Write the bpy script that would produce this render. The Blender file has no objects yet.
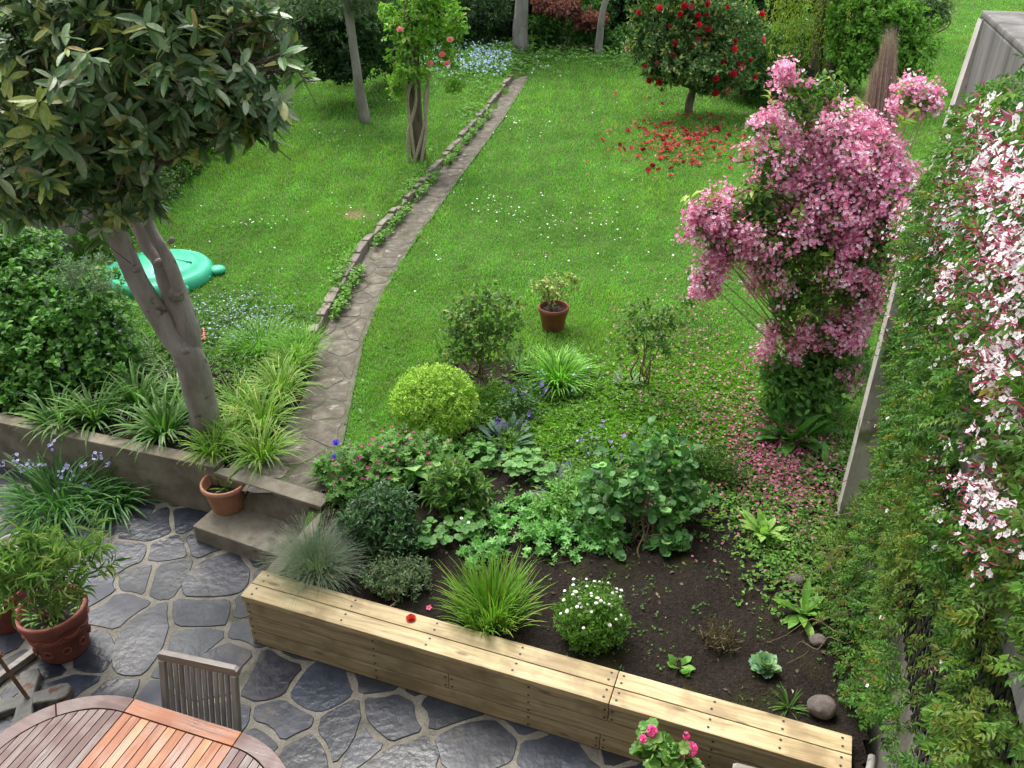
import bpy, math, random
import numpy as np
from mathutils import Vector
C = bpy.context.scene.collection
S = bpy.context.scene
R = math.radians
# ---------------------------------------------------------------- camera, sky, sun, exposure
FPX = 850.0; PITCH = R(31); CH = 5.0
cam = bpy.data.cameras.new('camera'); camo = bpy.data.objects.new('camera', cam); C.objects.link(camo)
camo.location = (0, 0, CH); camo.rotation_euler = (math.pi/2-PITCH, 0, 0)
cam.sensor_width = 36; cam.lens = FPX*36/1024; cam.clip_end = 500; cam.clip_start = .05
S.camera = camo
W = bpy.data.worlds.new('World'); S.world = W; W.use_nodes = True
nt = W.node_tree; bg = nt.nodes['Background']
sky = nt.nodes.new('ShaderNodeTexSky'); sky.sky_type = 'NISHITA'; sky.sun_disc = False
SUN_EL, SUN_AZ = R(62), R(-30)
sky.sun_elevation = SUN_EL; sky.sun_rotation = SUN_AZ; sky.air_density = 1.6; sky.dust_density = 6
hs = nt.nodes.new('ShaderNodeHueSaturation'); hs.inputs['Saturation'].default_value = .38
nt.links.new(sky.outputs[0], hs.inputs['Color']); nt.links.new(hs.outputs[0], bg.inputs[0])
bg.inputs[1].default_value = .15
sl = bpy.data.lights.new('sun', 'SUN'); sl.energy = 1.0; sl.angle = R(25); sl.color = (1, .97, .92)
so = bpy.data.objects.new('sun', sl); C.objects.link(so)
so.rotation_euler = Vector((math.sin(SUN_AZ)*math.cos(SUN_EL), math.cos(SUN_AZ)*math.cos(SUN_EL), math.sin(SUN_EL))).to_track_quat('Z', 'Y').to_euler()
S.view_settings.view_transform = 'Standard'; S.view_settings.look = 'None'; S.view_settings.gamma = 1
S.view_settings.exposure = 1.14
S.render.engine = 'CYCLES'
S.cycles.max_bounces = 6; S.cycles.diffuse_bounces = 4; S.cycles.glossy_bounces = 2; S.cycles.transmission_bounces = 3
S.cycles.caustics_reflective = False; S.cycles.caustics_refractive = False
S.cycles.use_denoising = True

# ---------------------------------------------------------------- numbers
rng = np.random.default_rng(11)
A = lambda *a: np.array(a, dtype=float)
def at(u, v, z=0.):
    a = (u-512)/FPX; b = (384-v)/FPX
    dy = math.cos(PITCH)+b*math.sin(PITCH); dz = -math.sin(PITCH)+b*math.cos(PITCH)
    t = (z-CH)/dz
    return A(a*t, dy*t, z)
def aty(u, v, y):
    a = (u-512)/FPX; b = (384-v)/FPX
    dy = math.cos(PITCH)+b*math.sin(PITCH); dz = -math.sin(PITCH)+b*math.cos(PITCH)
    return A(a*y/dy, y, CH+dz*y/dy)
def ell(u, v, y, ru, rv, ry=None):          # an ellipsoid of foliage seen at u, v standing at distance y
    c = aty(u, v, y); d = y*math.cos(PITCH)+(CH-c[2])*math.sin(PITCH); k = d/FPX
    return (c[0], c[1], c[2], ru*k, ry if ry else ru*k*.9, rv*k/.9)
def unit(v): return v/np.maximum(np.linalg.norm(v, axis=-1, keepdims=True), 1e-9)
def noise2(x, y, f=1., seed=0):
    r = np.random.default_rng(seed); o = 0
    for i in range(6):
        a = r.uniform(0, 6.28); k = f*r.uniform(.6, 2.2); o = o+np.sin((x*math.cos(a)+y*math.sin(a))*k+r.uniform(0, 6.28))/6
    return o*1.6
def lum(d, f=3., seed=0):
    r = np.random.default_rng(seed); o = 0
    for i in range(6):
        o = o+np.sin(d@(r.normal(size=3)*f)+r.uniform(0, 6.28))/6
    return o
def pal(n, p, j=.18):
    cols = np.array([c[:3] for c in p]); w = np.array([c[3] if len(c) > 3 else 1. for c in p]); w = w/w.sum()
    c = cols[rng.choice(len(p), n, p=w)]
    return c*rng.uniform(1-j, 1+j, (n, 1))*rng.uniform(1-j*.3, 1+j*.3, (n, 3))

# ---------------------------------------------------------------- mesh builder
class Acc:
    def __init__(s): s.v = []; s.f = {}; s.n = 0
    def add(s, V, F, col=(.5, .5, .5)):      # F: list of (m,k) index arrays; col (3,) or list matching F
        V = np.asarray(V, float).reshape(-1, 3)
        for i, f in enumerate(F):
            f = np.asarray(f, dtype=np.int64)
            if f.ndim == 1: f = f[None]
            c = col[i] if isinstance(col, list) else col
            c = np.broadcast_to(np.asarray(c, float), (len(f), 3))
            s.f.setdefault(f.shape[1], []).append((f+s.n, c))
        s.v.append(V); s.n += len(V)
    def build(s, name, mat, parent=None, smooth=False, origin=None):
        V = np.concatenate(s.v) if s.v else np.zeros((0, 3))
        o = A(0, 0, 0)
        if parent is not None: o = A(*wloc(parent))
        if origin is not None: o = A(*origin)
        me = bpy.data.meshes.new(name)
        me.vertices.add(len(V)); me.vertices.foreach_set('co', (V-o).astype(np.float32).ravel())
        idx = []; st = []; cc = []; k0 = 0
        for k, l in s.f.items():
            f = np.concatenate([a for a, _ in l]); c = np.concatenate([b for _, b in l])
            idx.append(f.ravel()); st.append(k0+np.arange(len(f))*k); k0 += f.size; cc.append(c)
        idx = np.concatenate(idx); st = np.concatenate(st); cc = np.concatenate(cc)
        me.loops.add(len(idx)); me.loops.foreach_set('vertex_index', idx.astype(np.int32))
        me.polygons.add(len(st)); me.polygons.foreach_set('loop_start', st.astype(np.int32))
        me.update(calc_edges=True)
        at_ = me.attributes.new('col', 'FLOAT_COLOR', 'FACE')
        at_.data.foreach_set('color', np.hstack([cc, np.ones((len(cc), 1))]).astype(np.float32).ravel())
        me.polygons.foreach_set('use_smooth', np.full(len(st), smooth))
        me.materials.append(mat)
        ob = bpy.data.objects.new(name, me); C.objects.link(ob)
        if parent is not None: ob.parent = parent
        elif origin is not None: ob.location = origin
        return ob
def wloc(o):
    l = Vector(o.location)
    while o.parent: o = o.parent; l = l+o.location
    return l
def tag(o, label=None, cat=None, group=None, kind=None):
    if label: o['label'] = label
    if cat: o['category'] = cat
    if group: o['group'] = group
    if kind: o['kind'] = kind
    return o
def root(name, loc, label, cat, group=None, rz=0):
    o = bpy.data.objects.new(name, None); C.objects.link(o); o.location = tuple(loc); o.rotation_euler.z = rz
    return tag(o, label, cat, group)
def copy_tree(o, parent=None):
    c = o.copy(); C.objects.link(c)
    if parent is not None: c.parent = parent
    for ch in list(o.children): copy_tree(ch, c)
    return c

def box(acc, lo, hi, col=(.5, .5, .5), M=None, bev=0.):
    x0, y0, z0 = lo; x1, y1, z1 = hi; b = min(bev, (x1-x0)*.45, (y1-y0)*.45, (z1-z0)*.45)
    if b <= 0:
        V = np.array([[x, y, z] for z in (z0, z1) for y in (y0, y1) for x in (x0, x1)], float)
        F = [[0, 2, 3, 1], [4, 5, 7, 6], [0, 1, 5, 4], [2, 6, 7, 3], [0, 4, 6, 2], [1, 3, 7, 5]]
        F = [np.array(F)]
    else:
        bm = __import__('bmesh').new(); import bmesh
        bmesh.ops.create_cube(bm, size=1)
        for v in bm.verts: v.co = Vector(((x0+x1)/2+v.co.x*(x1-x0), (y0+y1)/2+v.co.y*(y1-y0), (z0+z1)/2+v.co.z*(z1-z0)))
        bmesh.ops.bevel(bm, geom=bm.edges[:], offset=b, segments=2, affect='EDGES', profile=.6)
        bm.verts.index_update(); V = np.array([v.co[:] for v in bm.verts]); F = {}
        for f in bm.faces: F.setdefault(len(f.verts), []).append([v.index for v in f.verts])
        F = [np.array(x) for x in F.values()]; bm.free()
    if M is not None: V = V@np.array(M[0]).T+np.array(M[1])
    acc.add(V, F, col)
def rotz(a, t=(0, 0, 0)):
    c, s = math.cos(a), math.sin(a); return (((c, -s, 0), (s, c, 0), (0, 0, 1)), t)
def tube(acc, pts, rad, sides=8, col=(.5, .5, .5), rough=0., seed=0, cap=True):
    P = np.array(pts, float); n = len(P); rad = np.broadcast_to(np.array(rad, float), (n,))
    T = unit(np.gradient(P, axis=0)); up = A(0, 0, 1) if abs(T[0][2]) < .9 else A(1, 0, 0)
    u = unit(np.cross(T[0], up)); V = []
    for i in range(n):
        u = unit(u-T[i]*(u@T[i])); w = np.cross(T[i], u)
        a = np.arange(sides)*2*math.pi/sides
        rr = rad[i]*(1+rough*np.sin(a*2+i*.7+seed)+rough*.7*np.sin(a*3-i*1.3+seed*2))
        V.append(P[i]+np.outer(np.cos(a)*rr, u)+np.outer(np.sin(a)*rr, w))
    V = np.concatenate(V); F = []
    j = np.arange(sides); j2 = (j+1) % sides
    for i in range(n-1): F.append(np.stack([i*sides+j, i*sides+j2, (i+1)*sides+j2, (i+1)*sides+j], 1))
    fl = [np.concatenate(F)]
    if cap: fl += [np.arange(sides)[::-1][None], (np.arange(sides)+(n-1)*sides)[None]]
    acc.add(V, fl, col)
def smooth_path(pts, k=5):
    P = np.array(pts, float); P = np.vstack([2*P[0]-P[1], P, 2*P[-1]-P[-2]]); out = []
    for i in range(1, len(P)-2):
        for t in np.arange(k)/k:
            a, b, c, d = P[i-1:i+3]
            out.append(.5*((2*b)+(c-a)*t+(2*a-5*b+4*c-d)*t*t+(3*b-a-3*c+d)*t**3))
    out.append(P[-2]); return np.array(out)
def lathe(acc, prof, seg=36, col=(.5, .5, .5), c=(0, 0, 0)):
    p = np.array(prof, float); a = np.arange(seg)*2*math.pi/seg; n = len(p)
    V = np.stack([np.outer(p[:, 0], np.cos(a)), np.outer(p[:, 0], np.sin(a)), np.repeat(p[:, 1:2], seg, 1)], -1).reshape(-1, 3)+A(*c)
    j = np.arange(seg); j2 = (j+1) % seg
    acc.add(V, [np.concatenate([np.stack([i*seg+j, i*seg+j2, (i+1)*seg+j2, (i+1)*seg+j], 1) for i in range(n-1)])], col)
def prism(acc, poly, z0, z1, col=(.5, .5, .5), bev=0.):
    p = np.array(poly, float); n = len(p)
    area = .5*np.sum(p[:, 0]*np.roll(p[:, 1], -1)-np.roll(p[:, 0], -1)*p[:, 1])
    if area < 0: p = p[::-1]
    c = p.mean(0); L = []
    if bev: rings = [(p, z0), (p, z1-bev), (c+(p-c)*(1-bev*1.2/np.maximum(np.linalg.norm(p-c, axis=1, keepdims=True), .02)), z1)]
    else: rings = [(p, z0), (p, z1)]
    V = np.concatenate([np.hstack([q, np.full((n, 1), z)]) for q, z in rings]); j = np.arange(n); j2 = (j+1) % n
    F = [np.concatenate([np.stack([i*n+j, i*n+j2, (i+1)*n+j2, (i+1)*n+j], 1) for i in range(len(rings)-1)]), ((len(rings)-1)*n+j)[None], j[::-1][None]]
    acc.add(V, F, col)

# leaf templates: x across (1 = width), y along (0..1), z = normal
def T_(V, F): return (np.array(V, float), [np.array(f) for f in F])
def long_leaf():
    pr = [(0, .05), (.12, .24), (.3, .42), (.52, .5), (.75, .40), (.92, .2), (1, 0)]; V = []; F = []
    for y, w in pr:
        z = .10-.22*y*y
        V += [(-w, y, z+.06*w), (0, y, z-.05*w), (w, y, z+.06*w)]
    for i in range(len(pr)-1): F += [(3*i, 3*i+1, 3*i+4, 3*i+3), (3*i+1, 3*i+2, 3*i+5, 3*i+4)]
    return T_(V, [F])
LEAFL = long_leaf()
LEAF2 = T_([(0, 0, 0), (-.5, .45, .12), (0, 1, -.12), (.5, .45, .12)], [[(0, 2, 1), (0, 3, 2)]])
LEAF = T_([(0, 0, 0), (-.38, .25, .10), (-.48, .55, .10), (0, 1, -.16), (.48, .55, .10), (.38, .25, .10), (0, .28, .02), (0, .6, .0)],
          [[(0, 6, 1), (3, 2, 7), (0, 5, 6), (3, 7, 4)], [(6, 7, 2, 1), (6, 5, 4, 7)]])
def round_leaf(n=8, lobe=0., cup=.12, seed=1, k=5):
    V = [(0, .45, 0)]
    for i in range(n):
        a = -math.pi/2+2*math.pi*i/n; r = .5*(1+lobe*math.cos(k*(a-math.pi/2)))
        V.append((r*math.cos(a), .45+r*math.sin(a)*1.02, cup*(1 if i % 2 else .6)))
    return T_(V, [[(0, 1+i, 1+(i+1) % n) for i in range(n)]])
ROUND = round_leaf(8); LOBED = round_leaf(25, .42, .08, k=5)
def pinnate(n=3):
    V = []; F = []
    def lf(bx, by, dx, dy, L):
        o = len(V); px, py = -dy, dx
        V.extend([(bx, by, 0), (bx+dx*L*.5+px*L*.23, by+dy*L*.5+py*L*.23, .06), (bx+dx*L, by+dy*L, -.05), (bx+dx*L*.5-px*L*.23, by+dy*L*.5-py*L*.23, .06)])
        F.extend([(o, o+2, o+1), (o, o+3, o+2)])
    for i in range(n):
        y = .15+.5*i/max(n-1, 1)
        for s in (-1, 1): lf(0, y, s*.8, .6, .42-.05*i)
    lf(0, .62, 0, 1, .45); return T_(V, [F])
PINN = pinnate(3)
def petals(n=5, r=.5, w=.42, cup=.3, base=.05):
    V = []; F = []
    for i in range(n):
        a = 2*math.pi*i/n; c, s = math.cos(a), math.sin(a); o = len(V)
        for (d, p, z) in ((base, 0, 0), (r*.6, w*r, cup*.5), (r, .0, cup), (r*.6, -w*r, cup*.5)):
            V.append((d*c-p*s, d*s+p*c, z))
        F.extend([(o, o+2, o+1), (o, o+3, o+2)])
    return T_(V, [F])
STAR5 = petals(5, .5, .42, .1); CUP5 = petals(5, .45, .55, .35); DAISY = petals(7, .5, .36, .05, 0)
def bloom(rings=4, n=7):
    V = []; F = []
    for k in range(rings):
        t = k/(rings-1); r = .5*(1-.72*t); z = .05+.42*t
        for i in range(n-k):
            a = 2*math.pi*(i+k*.5)/(n-k); c, s = math.cos(a), math.sin(a); w = .62*r; o = len(V)
            for (d, p, zz) in ((.02, 0, z*.3), (r*.55, w, z*.8), (r*.9, w*.6, z+.12), (r, 0, z+.10), (r*.9, -w*.6, z+.12), (r*.55, -w, z*.8)):
                V.append((d*c-p*s, d*s+p*c, zz))
            F.append((o, o+5, o+4, o+3, o+2, o+1))
    return T_(V, [F])
BLOOM = bloom()
def inst(acc, tm, pos, d, nrm, L, wr, col):
    V, F = tm; N = len(pos)
    if N == 0: return
    y = unit(d); x = unit(np.cross(y, nrm)); z = np.cross(x, y)
    L = np.broadcast_to(L, (N,)); wr = np.broadcast_to(wr, (N,))
    sx = (L*wr)[:, None, None]*V[None, :, 0:1]; sy = L[:, None, None]*V[None, :, 1:2]; sz = L[:, None, None]*V[None, :, 2:3]
    P = pos[:, None, :]+sx*x[:, None, :]+sy*y[:, None, :]+sz*z[:, None, :]
    off = (np.arange(N)*len(V))[:, None, None]
    col = np.broadcast_to(col, (N, 3)); FF = []; CC = []
    for f in F:
        FF.append((f[None]+off).reshape(-1, f.shape[1])); CC.append(np.repeat(col, len(f), 0))
    acc.add(P.reshape(-1, 3), FF, CC)
def inst_flat(acc, tm, pos, nrm, size, col):     # flowers facing nrm
    N = len(pos); r = rng.normal(size=(N, 3)); d = unit(np.cross(nrm, r))
    inst(acc, tm, pos, d, nrm, size, 1., col)

# ---------------------------------------------------------------- materials
def mat_new(name):
    m = bpy.data.materials.new(name); m.use_nodes = True; t = m.node_tree
    return m, t, t.nodes['Principled BSDF'], t.nodes['Material Output']
def leaf_mat(name, rough=.45, trans=.28, spec=.4, gain=1., tint=(1.05, 1.3, .6)):
    m, t, p, o = mat_new(name)
    a = t.nodes.new('ShaderNodeAttribute'); a.attribute_name = 'col'
    tc = t.nodes.new('ShaderNodeTexCoord'); n = t.nodes.new('ShaderNodeTexNoise'); n.inputs['Scale'].default_value = 35; n.inputs['Detail'].default_value = 3
    t.links.new(tc.outputs['Object'], n.inputs['Vector'])
    mr = t.nodes.new('ShaderNodeMapRange'); mr.inputs[1].default_value = .3; mr.inputs[2].default_value = .7; mr.inputs[3].default_value = .78*gain; mr.inputs[4].default_value = 1.2*gain
    t.links.new(n.outputs[0], mr.inputs[0])
    mx = t.nodes.new('ShaderNodeVectorMath'); mx.operation = 'SCALE'
    t.links.new(a.outputs['Color'], mx.inputs[0]); t.links.new(mr.outputs[0], mx.inputs['Scale'])
    t.links.new(mx.outputs[0], p.inputs['Base Color']); p.inputs['Roughness'].default_value = rough
    p.inputs['Specular IOR Level'].default_value = spec
    tr = t.nodes.new('ShaderNodeBsdfTranslucent'); g = t.nodes.new('ShaderNodeVectorMath'); g.operation = 'MULTIPLY'; g.inputs[1].default_value = tint
    t.links.new(mx.outputs[0], g.inputs[0]); t.links.new(g.outputs[0], tr.inputs['Color'])
    ms = t.nodes.new('ShaderNodeMixShader'); ms.inputs[0].default_value = trans
    t.links.new(p.outputs[0], ms.inputs[1]); t.links.new(tr.outputs[0], ms.inputs[2]); t.links.new(ms.outputs[0], o.inputs[0])
    return m
def surf_mat(name, cols, scale=6, rough=.8, bump=.3, stretch=(1, 1, 1), detail=8, use_col=False, rough_var=0., bscale=None, spec=.3, spots=None, bdist=.02):
    m, t, p, o = mat_new(name); N = t.nodes.new; L = t.links.new
    tc = N('ShaderNodeTexCoord'); mp = N('ShaderNodeMapping'); mp.inputs['Scale'].default_value = stretch
    L(tc.outputs['Object'], mp.inputs[0])
    n = N('ShaderNodeTexNoise'); n.inputs['Scale'].default_value = scale; n.inputs['Detail'].default_value = detail; n.inputs['Roughness'].default_value = .65
    L(mp.outputs[0], n.inputs['Vector'])
    cr = N('ShaderNodeValToRGB'); e = cr.color_ramp.elements
    k = len(cols)
    while len(e) < k: e.new(.5)
    for i, c in enumerate(cols): e[i].position = .28+.44*i/(k-1); e[i].color = (*c, 1)
    L(n.outputs[0], cr.inputs[0]); out = cr.outputs[0]
    if use_col:
        a = N('ShaderNodeAttribute'); a.attribute_name = 'col'
        mm = N('ShaderNodeMix'); mm.data_type = 'RGBA'; mm.blend_type = 'MULTIPLY'; mm.inputs[0].default_value = 1
        L(out, mm.inputs[6]); L(a.outputs['Color'], mm.inputs[7]); out = mm.outputs[2]
    if spots:
        v = N('ShaderNodeTexNoise'); v.inputs['Scale'].default_value = spots[1]; v.inputs['Detail'].default_value = 4
        L(tc.outputs['Object'], v.inputs['Vector'])
        r2 = N('ShaderNodeMapRange'); r2.inputs[1].default_value = spots[2]; r2.inputs[2].default_value = spots[2]+.08; L(v.outputs[0], r2.inputs[0])
        mm = N('ShaderNodeMix'); mm.data_type = 'RGBA'; L(r2.outputs[0], mm.inputs[0]); L(out, mm.inputs[6]); mm.inputs[7].default_value = (*spots[0], 1); out = mm.outputs[2]
    L(out, p.inputs['Base Color']); p.inputs['Specular IOR Level'].default_value = spec
    n2 = N('ShaderNodeTexNoise'); n2.inputs['Scale'].default_value = bscale or scale*4; n2.inputs['Detail'].default_value = 8; L(mp.outputs[0], n2.inputs['Vector'])
    b = N('ShaderNodeBump'); b.inputs['Strength'].default_value = bump; b.inputs['Distance'].default_value = bdist; L(n2.outputs[0], b.inputs['Height']); L(b.outputs[0], p.inputs['Normal'])
    if rough_var:
        n3 = N('ShaderNodeTexNoise'); n3.inputs['Scale'].default_value = 1.3; n3.inputs['Detail'].default_value = 4; L(tc.outputs['Object'], n3.inputs['Vector'])
        r3 = N('ShaderNodeMapRange'); r3.inputs[1].default_value = .38; r3.inputs[2].default_value = .62; r3.inputs[3].default_value = rough-rough_var; r3.inputs[4].default_value = rough+rough_var*.4
        L(n3.outputs[0], r3.inputs[0]); L(r3.outputs[0], p.inputs['Roughness'])
    else: p.inputs['Roughness'].default_value = rough
    return m
M = {}
M['leaf'] = leaf_mat('leaf', .5, .35, .35, 1.3)
M['gloss'] = leaf_mat('glossy_leaf', .33, .22, .5, 1.5)
M['grass'] = leaf_mat('grass_blade', .55, .35, .25, 1.12)
M['petal'] = leaf_mat('petal', .6, .35, .2, 1.2, tint=(1.1, 1.1, 1.1))
M['bark'] = surf_mat('grey_bark', [(.16, .14, .125), (.27, .245, .22), (.38, .355, .33)], 5, .85, .7, (1, 1, .35), spots=((.10, .075, .055), 7, .64), bscale=30)
M['bark_dark'] = surf_mat('brown_bark', [(.05, .038, .028), (.13, .10, .075), (.2, .165, .13)], 9, .9, .6, (1, 1, .25))
M['twig'] = surf_mat('twig_bark', [(.07, .05, .03), (.16, .12, .07), (.2, .16, .09)], 12, .8, .2)
M['pale_twig'] = surf_mat('pale_twig', [(.25, .2, .14), (.36, .3, .22), (.45, .4, .3)], 12, .8, .3)
M['green_stem'] = surf_mat('green_stem', [(.05, .10, .02), (.10, .18, .04)], 12, .6, .1)
M['brush'] = leaf_mat('dry_brushwood', .9, .05, .1)
M['soil'] = surf_mat('soil', [(.010, .0075, .006), (.025, .019, .015), (.05, .04, .032)], 14, .9, 1., spots=((.035, .045, .012), 2.3, .60), bscale=30, bdist=.04)
M['mortar'] = surf_mat('mortar', [(.12, .11, .09), (.20, .185, .155), (.28, .26, .22)], 5, .85, .5, spots=((.09, .09, .07), 3, .58), bscale=60)
M['slate'] = surf_mat('blue_grey_stone', [(.014, .0175, .0235), (.026, .031, .041), (.047, .053, .064)], 5, .46, .38, use_col=True, rough_var=.22, bscale=17, spec=.4, spots=((.070, .066, .060), 3.3, .62))
M['path'] = surf_mat('path_stone', [(.055, .048, .036), (.105, .094, .074), (.18, .168, .145)], 7, .85, .8, spots=((.27, .255, .225), 6, .64), use_col=True, bscale=25)
M['pathbase'] = surf_mat('path_mortar', [(.06, .055, .04), (.10, .095, .07), (.16, .15, .12)], 4, .9, .5, spots=((.05, .07, .022), 3, .56), bscale=40)
M['concrete'] = surf_mat('wall_concrete', [(.09, .078, .055), (.18, .158, .118), (.26, .235, .19)], 3, .9, .35, spots=((.12, .11, .075), 2.2, .58), bscale=40)
M['step'] = surf_mat('step_concrete', [(.10, .09, .066), (.20, .178, .138), (.28, .26, .21)], 4, .88, .4, spots=((.09, .085, .065), 3, .58), bscale=50)
M['render_wall'] = surf_mat('grey_render', [(.22, .20, .17), (.34, .32, .29), (.43, .41, .37)], 3, .85, .3, (1, 1, .5), bscale=40)
M['pier'] = surf_mat('pale_render', [(.30, .285, .25), (.46, .44, .40), (.56, .54, .50)], 3, .85, .4, (1, 1, .5), bscale=40, spots=((.22, .22, .15), 4, .6))
M['dark_wall'] = surf_mat('streaked_concrete', [(.06, .058, .055), (.14, .135, .13), (.24, .235, .225)], 6, .85, .3, (1, 1, .12), bscale=40, spots=((.25, .25, .24), 14, .66))
M['stone_wall'] = surf_mat('old_stone_wall', [(.09, .08, .065), (.19, .165, .135), (.28, .25, .21)], 4, .9, .8, bscale=7)
M['terra'] = surf_mat('terracotta', [(.33, .14, .085), (.45, .21, .13), (.52, .29, .19)], 7, .75, .25, spots=((.42, .32, .25), 9, .66))
M['terra_red'] = surf_mat('red_terracotta', [(.15, .042, .03), (.225, .07, .048), (.28, .10, .07)], 6, .6, .2, spots=((.26, .13, .1), 12, .68))
M['black'] = surf_mat('black_plastic', [(.012, .013, .014), (.022, .024, .026)], 8, .45, .1)
M['screw'] = surf_mat('dark_screw', [(.02, .02, .02), (.05, .05, .05)], 8, .5, .1)
M['sandlid'] = surf_mat('green_plastic', [(.035, .38, .215), (.045, .43, .25), (.075, .47, .30)], 4, .4, .05, spots=((.10, .40, .25), 8, .64))
M['metal'] = surf_mat('grey_metal', [(.17, .17, .16), (.27, .27, .25), (.36, .35, .33)], 8, .55, .2, spots=((.14, .07, .04), 11, .6))
M['base'] = surf_mat('dirty_grey_base', [(.07, .07, .062), (.12, .12, .11), (.17, .165, .15)], 8, .7, .3, spots=((.10, .05, .03), 11, .6))
M['rust'] = surf_mat('rust', [(.07, .035, .02), (.15, .075, .045), (.23, .15, .1)], 12, .85, .4)
M['rock'] = surf_mat('granite', [(.07, .055, .048), (.13, .108, .098), (.22, .19, .175)], 9, .8, .5, bscale=25)
M['redgrate'] = surf_mat('red_plastic', [(.34, .10, .05), (.42, .14, .08)], 8, .6, .1)
def wood_mat(name, c0, c1, c2, rough=.6, knots=True, wet=0.):
    m, t, p, o = mat_new(name); N = t.nodes.new; L = t.links.new
    tc = N('ShaderNodeTexCoord'); oi = N('ShaderNodeObjectInfo'); ad = N('ShaderNodeVectorMath'); ad.operation = 'ADD'
    sc = N('ShaderNodeVectorMath'); sc.operation = 'SCALE'; sc.inputs['Scale'].default_value = 37
    cx = N('ShaderNodeCombineXYZ'); [L(oi.outputs['Random'], cx.inputs[i]) for i in range(3)]; L(cx.outputs[0], sc.inputs[0])
    L(tc.outputs['Object'], ad.inputs[0]); L(sc.outputs[0], ad.inputs[1])
    nd = N('ShaderNodeTexNoise'); nd.inputs['Scale'].default_value = 1.6; nd.inputs['Detail'].default_value = 3; L(ad.outputs[0], nd.inputs['Vector'])
    s2 = N('ShaderNodeVectorMath'); s2.operation = 'SCALE'; s2.inputs['Scale'].default_value = .09; L(nd.outputs['Color'], s2.inputs[0])
    a2 = N('ShaderNodeVectorMath'); a2.operation = 'ADD'; L(ad.outputs[0], a2.inputs[0]); L(s2.outputs[0], a2.inputs[1])
    mp = N('ShaderNodeMapping'); mp.inputs['Scale'].default_value = (1.2, 26, 26); L(a2.outputs[0], mp.inputs[0])
    n = N('ShaderNodeTexNoise'); n.inputs['Scale'].default_value = 1.5; n.inputs['Detail'].default_value = 9; n.inputs['Roughness'].default_value = .6; L(mp.outputs[0], n.inputs['Vector'])
    cr = N('ShaderNodeValToRGB'); e = cr.color_ramp.elements; e.new(.5)
    for i, (q, c) in enumerate(((.28, c0), (.5, c1), (.72, c2))): e[i].position = q; e[i].color = (*c, 1)
    L(n.outputs[0], cr.inputs[0]); out = cr.outputs[0]
    if knots:
        mk = N('ShaderNodeMapping'); mk.inputs['Scale'].default_value = (1.6, 5, 5); L(ad.outputs[0], mk.inputs[0])
        vo = N('ShaderNodeTexVoronoi'); vo.inputs['Scale'].default_value = 1.3; L(mk.outputs[0], vo.inputs['Vector'])
        r = N('ShaderNodeMapRange'); r.inputs[1].default_value = .06; r.inputs[2].default_value = .13; r.inputs[3].default_value = .75; r.inputs[4].default_value = 0; L(vo.outputs['Distance'], r.inputs[0])
        mm = N('ShaderNodeMix'); mm.data_type = 'RGBA'; L(r.outputs[0], mm.inputs[0]); L(out, mm.inputs[6]); mm.inputs[7].default_value = (c0[0]*.5, c0[1]*.42, c0[2]*.35, 1); out = mm.outputs[2]
    # damp / weathered blotches
    nb = N('ShaderNodeTexNoise'); nb.inputs['Scale'].default_value = 3.2; nb.inputs['Detail'].default_value = 5; L(ad.outputs[0], nb.inputs['Vector'])
    rb = N('ShaderNodeMapRange'); rb.inputs[1].default_value = .5; rb.inputs[2].default_value = .62; rb.inputs[4].default_value = .6; L(nb.outputs[0], rb.inputs[0])
    mb = N('ShaderNodeMix'); mb.data_type = 'RGBA'; L(rb.outputs[0], mb.inputs[0]); L(out, mb.inputs[6]); mb.inputs[7].default_value = (c0[0]*.8, c0[1]*.8, c0[2]*.8, 1); out = mb.outputs[2]
    L(out, p.inputs['Base Color']); 
    rr = N('ShaderNodeMapRange'); rr.inputs[1].default_value = .45; rr.inputs[2].default_value = .62; rr.inputs[3].default_value = rough; rr.inputs[4].default_value = max(rough-wet, .08); L(nb.outputs[0], rr.inputs[0]); L(rr.outputs[0], p.inputs['Roughness'])
    b = N('ShaderNodeBump'); b.inputs['Strength'].default_value = .35; b.inputs['Distance'].default_value = .004; L(n.outputs[0], b.inputs['Height']); L(b.outputs[0], p.inputs['Normal'])
    return m
M['pine'] = wood_mat('new_pine', (.25, .17, .08), (.45, .35, .185), (.57, .48, .285), .6)
M['pine_front'] = wood_mat('pine_front', (.22, .16, .08), (.37, .29, .16), (.47, .39, .24), .65)
M['teak_grey'] = wood_mat('weathered_teak', (.13, .115, .10), (.22, .20, .178), (.31, .29, .265), .7, False)
M['teak_dark'] = wood_mat('dark_wet_teak', (.045, .014, .010), (.078, .027, .020), (.12, .055, .045), .5, False, .3)
M['teak_orange'] = wood_mat('orange_wet_teak', (.14, .034, .008), (.26, .075, .016), (.35, .12, .03), .5, False, .26)
M['slat_hi'] = wood_mat('pale_teak', (.22, .085, .022), (.33, .15, .05), (.40, .22, .09), .5, False, .25)

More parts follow.
